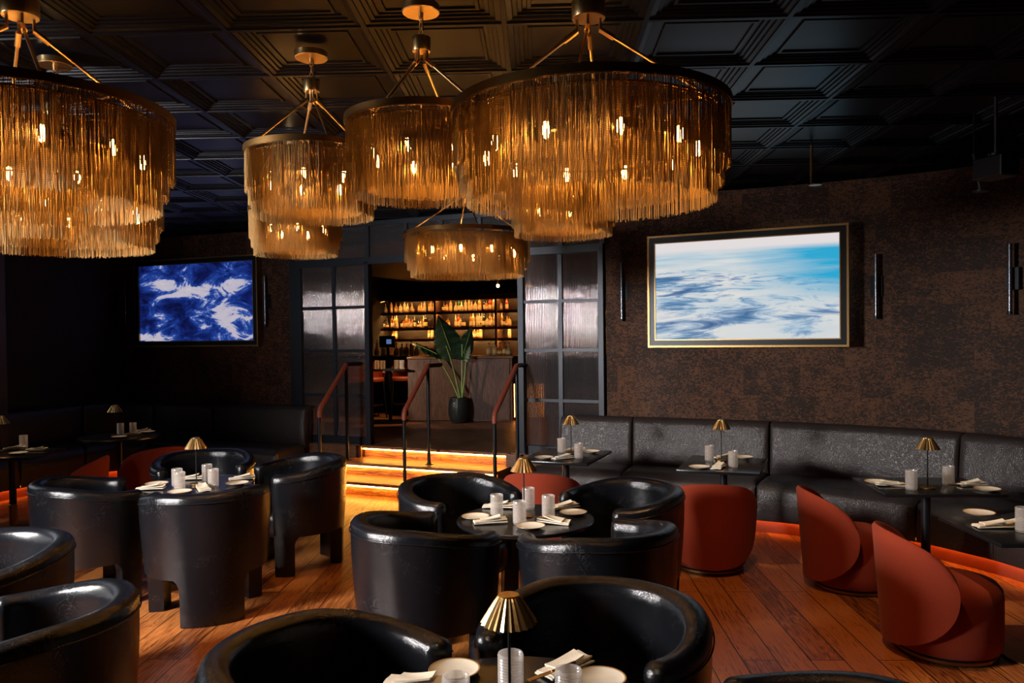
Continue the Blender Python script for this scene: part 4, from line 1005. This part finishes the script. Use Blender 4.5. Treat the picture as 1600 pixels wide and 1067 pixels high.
def make_chandelier(big):
    o = thing('chandelier', 'x', 'chandelier')
    if big: R = .515; Hh = .335; nb = 10; rb = .40; den = 800; hub = .37; hr = .062
    else: R = .340; Hh = .325; nb = 7; rb = .235; den = 560; hub = .335; hr = .040
    # origin: bottom plane centre. tiers: (radius, top, bottom)
    tiers = [(R, Hh, .125), (R * .955, Hh - .02, .06), (R * .905, Hh - .02, .0)]
    if big: tiers.append((R * .70, .20, .035))
    else: tiers.append((R * .74, .20, .03))
    mb = MB(); mb.lathe([(R - .012, Hh - .002), (R + .010, Hh - .002), (R + .010, Hh + .028), (R - .012, Hh + .028)], 96, closed=True); mb.build('rim', M['dgold'], o)
    mb = MB()
    for (r, a, b) in tiers: mb.lathe([(r - .003, a - .004), (r + .003, a - .004), (r + .003, a + .004), (r - .003, a + .004)], 72, closed=True)
    for k in range(8):
        a = math.radians(45 * k + 10); mb.tube([(0, 0, Hh + .01), (R * math.cos(a), R * math.sin(a), Hh + .01)], .004, 6)
        mb.tube([(tiers[3][0] * math.cos(a), tiers[3][0] * math.sin(a), .2), (tiers[3][0] * math.cos(a), tiers[3][0] * math.sin(a), Hh + .01)], .003, 6)
    mb.build('ring_frame', M['dgold'], o)
    for k, (r, a, b) in enumerate(tiers):
        f = fringe(int(den * r / R), r, a, b, 11 * k + (5 if big else 2)).build('chain_fringe', M['chain'], o, smooth=0); f['kind'] = 'stuff'
    # bulbs in sockets
    zb = .175 if big else .165
    for k in range(nb):
        a = 2 * math.pi * (k + .3) / nb; c = (rb * math.cos(a), rb * math.sin(a), 0)
        mb = MB(); mb.lathe([(0, zb - .010), (.008, zb - .006), (.013, zb + .012), (.0135, zb + .024), (.009, zb + .045), (.0, zb + .050)], 10, c); b = mb.build('bulb', M['bulb'], o, smooth=60); b['label'] = 'glowing warm bulb'
        mb = MB(); mb.lathe([(0, zb + .046), (.011, zb + .046), (.011, zb + .085), (0, zb + .085)], 10, c); mb.tube([(c[0], c[1], zb + .08), (c[0], c[1], Hh + .01)], .003, 6)
        mb.build('bulb_socket', M['dgold'], o)
    # four rods to the hub
    zh = Hh + hub
    for k in range(4):
        a = math.radians(90 * k + 28); e = Vector((math.cos(a), math.sin(a), 0))
        mb = MB(); p0 = e * (hr * .7) + Vector((0, 0, zh - .045)); p1 = e * (R * .93) + Vector((0, 0, Hh + .025))
        mb.tube([p0, p1], .006, 10); mb.tube([p0, p0.lerp(p1, .12)], .011, 8); mb.tube([e * (hr * .7) + Vector((0, 0, zh)), p0], .006, 8)
        mb.build('rod', M['gold'], o)
    mb = MB(); mb.lathe([(0, zh - .002), (hr, zh - .002), (hr + .002, zh + .002), (hr + .002, zh + .058), (hr, zh + .062), (0, zh + .062)], 32); mb.build('hub', M['gold'], o)
    # chain links up to the canopy
    zc = CEIL - (2.345 if big else 2.485) ; z = zh + .06; k = 0; mb = MB()
    while z < zc - .05:
        pts = []
        for q in range(14):
            t = 2 * math.pi * q / 14; x = .0105 * math.cos(t); zz = z + .02 + .022 * math.sin(t)
            pts.append((x, 0, zz) if k % 2 == 0 else (0, x, zz))
        mb.tube(pts, .0028, 6, closed=True); z += .036; k += 1
    if k: mb.build('hanging_chain', M['gold'], o, smooth=60)
    mb = MB(); mb.tube([(.006, 0, zh + .05), (.014, .006, (zh + zc) / 2), (.006, 0, zc)], .0035, 8); mb.build('cord', M['cord'], o, smooth=60)
    mb = MB(); cr = .085; mb.lathe([(0, zc - .034), (cr - .003, zc - .034), (cr, zc - .030), (cr, zc), (0, zc)], 40); mb.lathe([(0, zc - .06), (.01, zc - .055), (.012, zc - .034), (0, zc - .034)], 12); mb.build('canopy', M['gold'], o)
    return o
def cz(big): return 2.345 if big else 2.485
bigc = Proto(lambda: make_chandelier(True)); smc = Proto(lambda: make_chandelier(False))
for big, X, Y, rz, lab in [
    (1, -1.80, 2.95, 10, 'huge tiered brass fringe chandelier cut by the left edge'),
    (1, .305, 3.03, 52, 'huge tiered brass fringe chandelier on the right, nearest and widest of all'),
    (1, -2.42, 4.26, 30, 'large brass fringe chandelier peeping out below the one at the left edge'),
    (1, -.36, 6.58, 75, 'wide flat brass fringe chandelier hanging before the bar opening'),
    (0, -1.035, 4.19, 0, 'drum brass fringe chandelier left of centre with its left side lit pale'),
    (0, -.395, 3.62, 40, 'drum brass fringe chandelier half hidden behind the widest one'),
    (0, -1.64, 6.08, 15, 'small looking brass fringe chandelier just below the pale lit drum one'),
    (0, .335, 5.07, 60, 'brass fringe chandelier peeping out below the widest one above the right glazed door'),
]:
    (bigc if big else smc).put((X, Y, cz(big)), math.radians(rz), lab, 'tiered brass fringe chandeliers')

# ------------------------------------------------------------------ framed pictures and wall lights
def picture(label, p0, p1, xl, xr, zlo, zhi, mat, off):
    a = Vector(p0[:2]); b = Vector(p1[:2]); t = (b - a).normalized(); nn = Vector((t.y, -t.x))    # nn points into the room
    if nn.y > 0: nn = -nn
    A = a + nn * off; Bq = b + nn * off
    L0 = onplane(xl, 470, A, Bq).xy; R0 = onplane(xr, 470, A, Bq).xy
    if t.x < 0: t = -t
    rz = math.atan2(t.y, t.x); w = (R0 - L0).length; h = zhi - zlo; c = (L0 + R0) / 2
    o = thing('framed_picture', label, 'picture', (c.x, c.y, (zlo + zhi) / 2), rz)
    fw = .085
    def ring(mb, w1, h1, w2, h2, y0, y1):
        for sx in (-1, 1): mb.box((sx * (w1 + w2) / 4, (y0 + y1) / 2, 0), ((w1 - w2) / 2, abs(y1 - y0), h1))
        for sz in (-1, 1): mb.box((0, (y0 + y1) / 2, sz * (h1 + h2) / 4), (w2, abs(y1 - y0), (h1 - h2) / 2))
    mb = MB(); ring(mb, w - .02, h - .02, w - 2 * fw + .01, h - 2 * fw + .01, -.03, .05); mb.build('frame', M['black'], o, smooth=0)
    mb = MB(); ring(mb, w, h, w - .04, h - .04, -.042, .05); f = mb.build('gold_edge', M['egold'], o, smooth=0); f['label'] = 'brass outer edge of the frame'
    mb = MB(); ring(mb, w - 2 * fw + .02, h - 2 * fw + .02, w - 2 * fw, h - 2 * fw, -.036, .04); mb.build('gold_fillet', M['egold'], o, smooth=0)
    iw, ih = w - 2 * fw + .004, h - 2 * fw + .004
    mb = MB(); mb.grid([[(x, -.012, z) for z in (-ih / 2, ih / 2)] for x in (-iw / 2, iw / 2)], uvs=[[(0, 0), (0, 1)], [(1, 0), (1, 1)]])
    vs = [(x, .03, z) for x in (-iw / 2, iw / 2) for z in (-ih / 2, ih / 2)]; mb.add(vs, [(0, 1, 3, 2)])
    b4 = 0; mb.f += [(0, 1, 5, 4), (2, 3, 7, 6), (0, 2, 6, 4), (1, 3, 7, 5)]; mb.mi += [0] * 4
    mb.build('screen', mat, o, smooth=0)
    return o
PL0, PL1 = CORN, WL1.xy
zl = onplane(310, 541.5, PL0, PL1).z; zh_ = onplane(310, 403.5, PL0, PL1).z
picture('framed glowing picture of white surf on dark blue water, left wall', PL0, PL1, 212.5, 405, zl, zh_, M['surf'], .065)
zl = onplane(1170, 542, WR[1], WR[3]).z; zh_ = onplane(1170, 361.5, WR[1], WR[3]).z
picture('large framed glowing picture of pale ice and turquoise water, right wall', WR[0], WR[3], 1013.5, 1327, zl, zh_, M['ice'], .17)
def sconce(label, p0, p1, px, y0, y1, off=.06):
    a = Vector(p0[:2]); b = Vector(p1[:2]); t = (b - a).normalized(); nn = Vector((t.y, -t.x))
    if nn.y > 0: nn = -nn
    A = a + nn * off; B = b + nn * off; q = onplane(px, (y0 + y1) / 2, A, B); zt_ = onplane(px, y0, A, B).z; zb_ = onplane(px, y1, A, B).z
    if t.x < 0: t = -t
    o = thing('wall_sconce', label, 'wall lamp', (q.x, q.y, q.z), math.atan2(t.y, t.x), 'slim black bar sconces'); h = zt_ - zb_
    mb = MB(); mb.tube([(0, 0, -h / 2), (0, 0, h / 2)], .018, 14); mb.build('tube', M['tube'], o)
    mb = MB(); mb.lathe([(0, -h / 2 - .006), (.02, -h / 2 - .006), (.02, -h / 2 + .02), (0, -h / 2 + .02)], 14); mb.build('end_cap', M['black'], o)
    mb = MB(); mb.box((0.0, off - .012, 0), (.11, .02, .20)); mb.box((0, off / 2, 0), (.02, off, .03)); mb.build('mounting_plate', M['black'], o, smooth=0, bevel=.003, seg=1)
sconce('slim bar sconce left of the surf picture', PL0, PL1, 196, 440, 510)
sconce('slim bar sconce right of the surf picture', PL0, PL1, 414, 431, 510)
sconce('slim bar sconce left of the ice picture', WR[0], WR[1], 971.5, 410, 501)
sconce('slim bar sconce right of the ice picture', WR[2], WR[3], 1369, 397, 497)
sconce('slim bar sconce at the right edge', WR[4], WR[5], 1578, 380, 490)
# ------------------------------------------------------------------ bar room behind the glass wall
BN = 7.6      # distance of the back bar wall behind the nosing line
wall('wall_bar_back', [G(S_L0 - 4, BN + .5), G(S_R1 + 4, BN + .5)], 0, CEIL, M['plaster'], side=1)
wall('wall_bar_left', [G(S_L0 - 3.3, .6), G(S_L0 - 3.3, BN + .5)], 0, CEIL, M['curtain'], side=1)
wall('wall_bar_right', [G(s_at(818, BN), BN + .4), G(S_R0 + .25, .35)], 0, CEIL, M['panel'], side=1)
mb = MB()
for k in range(34):
    c = G(.5, .35 + k * .23, CEIL - .25); mb.box(c, (9.5, .2, .03), -ANG)
struct(mb.build('ceiling', M['backwood'], smooth=0))

# host stand
hx0 = atz(638, 659.5, PLAT); hx1 = atz(802, 659.5, PLAT)
w = hx1.x - hx0.x
hs = thing('host_stand', 'wide walnut host stand behind the potted plant', 'counter', ((hx0.x + hx1.x) / 2, hx0.y + .25, PLAT), 0)
hh = 1.05
for k, (a, b) in enumerate(((-w / 2, -w / 2 + w * .22), (-w / 2 + w * .22, w / 2 - .05))):
    mb = MB(); mb.box(((a + b) / 2, -.245 + .01, hh / 2), (b - a - .004, .02, hh - .04)); mb.build('front_panel', M['panel'], hs, smooth=0, bevel=.003, seg=1)
mb = MB(); mb.box((0, 0.01, hh / 2 - .01), (w - .02, .46, hh - .02)); mb.build('carcass', M['barwood'], hs, smooth=0)
mb = MB(); mb.box((0, 0, hh), (w + .02, .54, .03)); mb.build('top', M['barwood'], hs, smooth=0, bevel=.004, seg=1)
mb = MB(); mb.box((w / 2 + .025, -.18, .33), (.012, .012, .55)); l = mb.build('light_strip', M['kickled'], hs, smooth=0); l['label'] = 'amber light strip at the right end'

# potted plant
pp = atz(716.5, 660.5, PLAT)
pl = thing('potted_plant', 'elephant ear plant with long green stalks before the walnut stand', 'plant', (pp.x, pp.y, PLAT))
sc_ = pp.y / F
mb = MB(); mb.lathe([(0, 0), (.105, 0), (.125, .02), (.155, .12), (.160, .22), (.148, .32), (.132, .40), (.136, .415), (.125, .415), (.12, .36), (0, .36)], 40)
# upright ribs
for k in range(40):
    a = 2 * math.pi * k / 40; mb.tube([(.128 * math.cos(a), .128 * math.sin(a), .03), (.157 * math.cos(a), .157 * math.sin(a), .13), (.161 * math.cos(a), .161 * math.sin(a), .22), (.149 * math.cos(a), .149 * math.sin(a), .32), (.136 * math.cos(a), .136 * math.sin(a), .39)], .005, 5)
mb.build('pot', M['pot'], pl, smooth=40)
mb = MB(); mb.lathe([(0, .37), (.12, .37), (.12, .375), (0, .385)], 24); mb.build('soil', M['soil'], pl)
def ploc(px, py, dy=0.0):
    r = ray(px, py); t = (pp.y + dy) / r.y; q = EYE + r * t; return q - Vector((pp.x, pp.y, PLAT))
def stalk(pts, r0=.017, r1=.008):
    n = 14; C = catmull([tuple(p) for p in pts], n); mb = MB(); mb.tube(C, [lerp(r0, r1, i / (n - 1)) for i in range(n)], 8); return mb.build('stalk', M['stem'], pl, smooth=60)
def leaf(base, tip, width, nrm, cup=.15):
    """heart shaped blade: base = where the stalk joins, tip = end"""
    base = Vector(base); tip = Vector(tip); ax = tip - base; Ln = ax.length; ax.normalize(); nrm = Vector(nrm); nrm = (nrm - ax * nrm.dot(ax)).normalized(); sd = ax.cross(nrm)
    rows = []; n = 22; m = 9; mb = MB()
    for i in range(n + 1):
        u = i / n; t = -.22 + 1.22 * u
        if t < 0: wv = width * math.sqrt(max(0, 1 - (t / .24) ** 2)) * .62 + .001
        else: wv = width * (1 - t) ** .75 * (.62 + 1.5 * t * (1 - t)) + .001
        row = []
        for j in range(-m, m + 1):
            v = j / m; rip = .012 * math.sin(u * 34) * abs(v)
            inner = .0
            if t < 0 and abs(v) < .16: inner = -.0
            row.append(base + ax * (t * Ln - (.05 * Ln * v * v)) + sd * (wv * v) + nrm * (-cup * wv * abs(v) ** 1.5 + rip - .10 * Ln * max(0, t) ** 2))
        rows.append(row)
    back = [[p - nrm * .004 for p in reversed(r)] for r in rows]
    full = [a + b for a, b in zip(rows, back)]
    mb.grid(full, wrap=True)
    mb.add(full[0], [tuple(range(len(full[0])))]); 
    lf = mb.build('leaf', M['leaf'], pl, smooth=60)
    rib = MB(); rib.tube([base + ax * (t * Ln) + nrm * (.006 - .10 * Ln * t * t) for t in (0, .2, .4, .6, .8, .97)], [.008, .007, .006, .004, .003, .001], 6); rib.build('midrib', M['stem'], lf, smooth=60)
    for k in range(1, 8):
        t0 = k * .11
        for s in (-1, 1):
            wv = width * (1 - t0) ** .75 * (.62 + 1.5 * t0 * (1 - t0))
            rib = None
    return lf
foot = ploc(719, 622)
stalk([foot, ploc(712, 590), ploc(704, 560), ploc(697, 540)]); leaf(ploc(704, 547), ploc(684, 490), .30, (.15, -1, .1))
stalk([foot + Vector((-.02, 0, 0)), ploc(704, 592, .05), ploc(690, 568, .08), ploc(682, 553, .1)]); leaf(ploc(682, 553, .1), ploc(640, 531, .15), .14, (.1, -.5, 1))
stalk([foot + Vector((.02, .02, 0)), ploc(722, 590, .02), ploc(722, 560, .02), ploc(722, 538, .0)]); leaf(ploc(724, 552, .02), ploc(739, 508, .1), .20, (.5, -1, .2))
stalk([foot + Vector((.03, 0, 0)), ploc(726, 590, -.02), ploc(728, 565, -.04)]); leaf(ploc(728, 560, -.04), ploc(734, 598 - 60, -.1), .1, (-.6, -1, .1))

# bar counter
def lineS(px, n): return s_at(px, n, 1.6)
bn = 4.6
c0, c1 = lineS(555, bn), lineS(960, bn)
bc = thing('bar_counter', 'long dark bar counter between the host stand and the bottle shelves', 'counter', G((c0 + c1) / 2, bn, PLAT), -ANG)
wb = c1 - c0
mb = MB(); mb.box((0, 0, .5), (wb, .5, 1.0)); mb.build('front', M['barwood'], bc, smooth=0)
mb = MB(); mb.box((0, -.03, 1.02), (wb + .04, .66, .04)); mb.build('worktop', M['tabletop'], bc, smooth=0, bevel=.005, seg=1)
mb = MB(); mb.tube([(-wb / 2, -.38, .2), (wb / 2, -.38, .2)], .02, 8); mb.build('foot_rail', M['dgold'], bc)

# back bar with arched frame, three shelves, light strips
bs = BN
xL = lineS(589, bs); xR = lineS(955, bs)
zT = onplane(660, 463.5, G(0, bs), G(1, bs)).z
def zat(px, py, n=None):
    n = bs if n is None else n; return onplane(px, py, G(0, n), G(1, n)).z
bb = thing('bottle_shelf', 'back bar with a rounded frame and lit shelves full of bottles', 'shelf', G(xL, bs, PLAT), -ANG)
W_ = xR - xL; Ht = zT - PLAT
def fr(s, n, z): return (s, n, z - PLAT)
mb = MB(); th = .09; Rc = .42; pts = []
inner = []
outl = [(0, .0)] + [(0, Ht - Rc)] + [(Rc - Rc * math.cos(a), Ht - Rc + Rc * math.sin(a)) for a in [math.pi / 2 * k / 10 for k in range(1, 11)]] + [(W_, Ht)]
inn = [(th, .0)] + [(th, Ht - Rc)] + [(Rc - (Rc - th) * math.cos(a), Ht - Rc + (Rc - th) * math.sin(a)) for a in [math.pi / 2 * k / 10 for k in range(1, 11)]] + [(W_, Ht - th)]
rows = [[(a[0], -.34, a[1]), (b[0], -.34, b[1]), (b[0], .06, b[1]), (a[0], .06, a[1])] for a, b in zip(outl, inn)]
mb.grid(rows, wrap=True); f = mb.build('arched_frame', M['panel'], bb, smooth=0)
mb = MB(); mb.tube([(q_[0] + .012, -.30, q_[1] - .012) for q_ in inn[1:-1]], .007, 6); l = mb.build('light_strip', M['archled'], bb, smooth=0); l['label'] = 'warm light strip along the rounded corner'
mb = MB(); mb.box((W_ / 2, .05, Ht / 2), (W_, .02, Ht - .02)); mb.build('back_panel', M['backwood'], bb, smooth=0)
mb = MB(); mb.box((W_ / 2 + .25, -.335, Ht - th - .012), (W_ - .6, .012, .05)); mb.build('frame_lip', M['panel'], bb, smooth=0)
zs = [zat(660, 489.5), zat(660, 513.5), zat(660, 530.5)]
UPX = (728 / 6.667 + 580, 612 / 6.667 + 580)
for px in (691.0, 785):
    s = lineS(px, bs) - xL; mb = MB(); mb.box((s, -.14, Ht / 2), (.05, .38, Ht - .1)); mb.build('upright', M['panel'], bb, smooth=0)
for z in zs:
    mb = MB(); mb.box((W_ / 2 + .04, -.13, z - PLAT), (W_ - .1, .34, .035)); mb.box((W_ / 2 + .04, -.295, z - PLAT - .012), (W_ - .1, .012, .06)); mb.build('shelf_board', M['barwood'], bb, smooth=0)
for z in zs[:2] + [zT - th + .005, zs[2]]:
    mb = MB(); mb.box((W_ / 2 + .04 + (.12 if z > zs[0] else 0), -.262, z - PLAT - .022), (W_ - (.9 if z > zs[0] else .2), .02, .008)); l = mb.build('light_strip', M['topled' if z > zs[0] + .1 else 'barled'], bb, smooth=0); l['label'] = 'warm light strip under a shelf'
mb = MB(); mb.box((W_ / 2, -.1, .42), (W_ - .05, .5, .84)); mb.build('base_cabinet', M['barwood'], bb, smooth=0)

GLASSC = [('amber', (0.62, 0.26, 0.05)), ('honey', (0.80, 0.45, 0.10)), ('clear', (0.75, 0.62, 0.42)), ('dark', (0.05, 0.025, 0.012)), ('green', (0.10, 0.28, 0.10)), ('red', (0.60, 0.06, 0.03)), ('cream', (0.85, 0.68, 0.40))]
BM = {n: (frosted('bottle_' + n, c, 0.85)) for n, c in GLASSC}
lab_m = simple('paper_label', (0.75, 0.58, 0.33), 0.8); cap_m = simple('bottle_cap', (0.03, 0.02, 0.015), 0.4)
SH = {
 'slender': [(0, 0), (.032, 0), (.035, .005), (.035, .17), (.030, .195), (.014, .225), (.012, .285), (.015, .287), (.015, .30), (0, .30)],
 'squat': [(0, 0), (.045, 0), (.048, .006), (.048, .12), (.040, .15), (.016, .165), (.014, .20), (.018, .202), (.018, .23), (0, .23)],
 'tall': [(0, 0), (.036, 0), (.038, .006), (.038, .20), (.032, .225), (.014, .25), (.013, .32), (.016, .322), (.016, .345), (0, .345)],
 'flask': [(0, 0), (.040, 0), (.052, .03), (.050, .08), (.030, .13), (.013, .155), (.012, .215), (.017, .217), (.017, .24), (0, .24)],
}
PROT = {}
def bottle(shape, colour, loc, label, group):
    key = (shape, colour)
    if key in PROT:
        o = PROT[key].copy(); COL.objects.link(o); o.location = loc; o['label'] = label; o['group'] = group; o.rotation_euler = (0, 0, random.uniform(0, 1)); return o
    mb = MB(); p = SH[shape]; mb.lathe(p[:-3], 14); mb.cm = 2; mb.lathe([(0, p[-3][1])] + p[-3:], 10); mb.cm = 1
    r = p[2][0] + .0015; z0, z1 = .035, min(.13, p[3][1] - .01)
    mb.lathe([(r - .001, z0), (r, z0), (r, z1), (r - .001, z1)], 14) if shape != 'flask' else mb.lathe([(.0525, .03), (.0535, .03), (.0515, .08), (.0505, .08)], 14)
    o = mb.build('bottle', [BM[colour], lab_m, cap_m], None, smooth=40); o.location = loc; tag(o, label, 'bottle', group); PROT[key] = o; return o
random.seed(8)
NUM = ['first', 'second', 'third', 'fourth', 'fifth', 'sixth', 'seventh', 'eighth', 'ninth', 'tenth', 'eleventh', 'twelfth', 'thirteenth', 'fourteenth', 'fifteenth', 'sixteenth', 'seventeenth', 'eighteenth', 'nineteenth', 'twentieth']
NUM += ['twenty-' + n for n in NUM[:9]] + ['thirtieth'] + ['thirty-' + n for n in NUM[:9]] + ['fortieth'] + ['forty-' + n for n in NUM[:9]]
row1 = [602, 609, 618, 623, 631.5, 637.5, 642.5, 650.5, 660, 664, 668, 674.5, 679, 683, 686.7, 698, 703, 709, 716.5, 722, 727, 732, 736.5, 742, 748, 754, 761, 765, 771, 777.5, 781, 786, 797]
c1_ = ['amber', 'cream', 'honey', 'honey', 'clear', 'cream', 'cream', 'amber', 'honey', 'amber', 'clear', 'amber', 'honey', 'honey', 'honey', 'dark', 'amber', 'honey', 'cream', 'green', 'cream', 'cream', 'cream', 'honey', 'cream', 'honey', 'dark', 'amber', 'red', 'cream', 'honey', 'amber', 'red']
row2 = [598, 602.5, 607, 611, 617, 621, 626, 632, 637, 641, 645.5, 650, 654, 658, 662, 666, 670, 706, 716, 720, 724, 730, 739, 745, 749, 753, 757, 761, 766, 769, 773, 777, 781, 785, 789, 793, 797, 800]
row3 = [597, 618, 623, 675, 681, 686, 745, 750, 756, 784, 800]
for tier, (row, z, nm) in enumerate(((row1, zs[0], 'upper'), (row2, zs[1], 'middle'), (row3, zs[2], 'lower'))):
    for i, px in enumerate(row):
        col = c1_[i] if tier == 0 else random.choice(['amber', 'honey', 'clear', 'dark', 'honey', 'cream', 'amber'])
        if tier == 1 and i == 19: col = 'red'
        shp = random.choice(['slender', 'squat', 'tall', 'flask'])
        s = lineS(px, bs) ; q = G(s, bs - .12 + random.uniform(-.05, .05), z + .019)
        bottle(shp, col, q, '%s %s bottle, %s from the left on the %s shelf' % (col, {'slender': 'slender', 'squat': 'squat', 'tall': 'tall', 'flask': 'round bellied'}[shp], NUM[i], nm), 'bottles on the %s bar shelf' % nm)

for i, px in enumerate([583, 588, 593, 619, 624, 630, 636, 642, 648, 760, 768, 777, 785, 793]):
    s = s_at(px, bn); q = G(s, bn + random.uniform(.0, .16), PLAT + 1.043)
    bottle(random.choice(['slender', 'squat', 'flask']), random.choice(['honey', 'amber', 'clear', 'cream']), q, 'bottle standing on the bar counter, %s from the left' % NUM[i], 'bottles on the bar counter')
# pendant bulb in the bar
pb = onplane(778, 446.5, G(0, 4.0), G(1, 4.0)); o = thing('pendant_light', 'single small glowing bulb hanging in the bar', 'lamp', pb)
mb = MB(); mb.lathe([(0, -.03), (.025, -.015), (.03, .0), (.022, .02), (0, .03)], 16); mb.build('bulb', M['candle'], o)
mb = MB(); mb.tube([(0, 0, .025), (0, 0, CEIL - .25 - pb.z)], .006, 6); mb.build('cord', M['cord'], o)
mb = MB(); mb.lathe([(0, .02), (.015, .02), (.015, .07), (0, .07)], 12); mb.build('socket', M['dgold'], o)

# till screen on the counter
tq = onplane(605, 529, G(0, bn - .12), G(1, bn - .1)); tq.z = PLAT + 1.045
o = thing('till_screen', 'small till with a bluish lit screen at the left of the bar', 'monitor', tq, -ANG)
mb = MB(); mb.box((0, 0, .01), (.2, .16, .02)); mb.box((0, .02, .1), (.04, .04, .18)); mb.build('stand', M['black'], o, smooth=0)
mb = MB(); mb.box((0, 0, .27), (.34, .04, .22)); mb.build('casing', M['black'], o, smooth=0, bevel=.005)
mb = MB(); mb.box((.05, -.022, .27), (.11, .004, .09)); mb.build('display', glow('till_display', (.25, .42, .9), .35), o, smooth=0)

# high tables and bar chairs left of the host stand
def make_stool():
    o = thing('bar_chair', 'x', 'chair')
    mb = MB(); mb.lathe([(0, .62), (.20, .62), (.215, .64), (.215, .68), (.2, .70), (0, .705)], 28); mb.build('seat', M['rail'], o)
    for sx in (-1, 1):
        for sy in (-1, 1):
            mb = MB(); mb.tube([(sx * .15, sy * .15, .63), (sx * .19, sy * .19, .0)], .013, 8); mb.build('leg', M['black'], o)
    mb = MB(); mb.lathe([(.172, .22), (.184, .22), (.184, .232), (.172, .232)], 24, closed=True); mb.build('foot_ring', M['dgold'], o)
    rows = []
    for i in range(25):
        a = math.radians(-95 + 190 * i / 24); e = math.sqrt(max(0, 1 - ((i - 12) / 12.2) ** 2)); z1 = .74 + .24 * e
        rows.append([(r * math.sin(a), -r * math.cos(a), z) for r, z in ((.225, .70), (.24, z1 - .01), (.225, z1), (.20, z1 - .01), (.20, .70))])
    mb = MB(); mb.grid(rows, wrap=True); mb.build('backrest', M['rail'], o, smooth=60); return o
stool = Proto(make_stool)
def high_table(px, py, lab, z=.90):
    q = atz(px, py, PLAT + z); o = thing('high_table', lab, 'table', (q.x, q.y, PLAT))
    mb = MB(); mb.box((0, 0, z - .015), (.56, .50, .03)); mb.build('tabletop', M['tabletop'], o, smooth=0, bevel=.004)
    mb = MB(); mb.lathe([(0, 0), (.2, 0), (.2, .012), (.025, .02), (.025, .012 + .01), (0, .022)], 24); mb.build('base_plate', M['dgold'], o)
    mb = MB(); mb.lathe([(0, .015), (.03, .015), (.03, z - .03), (0, z - .03)], 16); mb.build('column', M['black'], o)
    return q
h1 = high_table(609, 576, 'high bar table with tumblers between the left glazed door and the walnut host stand', .88)
for dx, dy, lab in ((-.50, -.20, 'tan leather bar chair at the left of the high table'), (-.42, .70, 'tan leather bar chair behind the high table, left one'), (.10, .95, 'tan leather bar chair behind the high table, right one')):
    p = (h1.x + dx, h1.y + dy); stool.put((p[0], p[1], PLAT), facing(p, (h1.x, h1.y)), lab, 'tan bar chairs')
for px, dy, lab in ((590, -.05, 'left tumbler on the high bar table'), (600, -.12, 'second tumbler on the high bar table'), (619, .05, 'third tumbler on the high bar table'), (629, -.08, 'right tumbler on the high bar table')):
    dd = (px - pix(h1)[0]) / F * h1.y; tum.put((h1.x + dd, h1.y + dy, h1.z + .002), 0, lab, 'tumblers in the bar')
# ------------------------------------------------------------------ ceiling fittings on the right
def rod(label, px, y0, y1, d, slant=0.0, foot=False):
    r = ray(px, y1); q = EYE + r * (d / r.y); r2 = ray(px, y0); q2 = EYE + r2 * (d / r2.y)
    o = thing('ceiling_rod', label, 'pipe', q); L_ = max(q2.z, 0) - q.z
    mb = MB(); mb.tube([(0, 0, 0), (slant, 0, L_)], .012, 10); mb.build('pipe', M['dgold'] if foot else M['steel'], o)
    mb = MB(); mb.lathe([(0, -.012), (.05, -.012), (.05, 0), (0, 0)], 16, (.03 if foot else 0, 0, 0)); mb.build('end_plate', M['dgold'] if foot else M['steel'], o)
    mb = MB(); mb.tube([(slant, 0, L_), (slant, 0, CEIL - q.z + .06)], .006, 6); mb.build('drop_wire', M['cord'], o)
rod('thin coppery pipe with a small end plate hanging before the right wall', 1268, 227, 287, 6.4, foot=True)
rod('thin dark pipe hanging from the ceiling near the right edge', 1533, 240, 297, 5.6, slant=-.05)
sp = EYE + ray(1556, 262) * (5.2 / ray(1556, 262).y); o = thing('ceiling_projector', 'dark spotlight box hanging at the upper right edge', 'spotlight', sp, .3)
mb = MB(); mb.box((0, 0, 0), (.16, .22, .14)); mb.build('housing', M['black'], o, smooth=0, bevel=.01)
mb = MB(); mb.lathe([(0, 0), (.04, 0), (.045, .02), (0, .02)], 16, (0, 0, .07)); mb.tube([(0, 0, .08), (0, 0, CEIL - sp.z + .06)], .012, 8); mb.build('mount', M['black'], o)
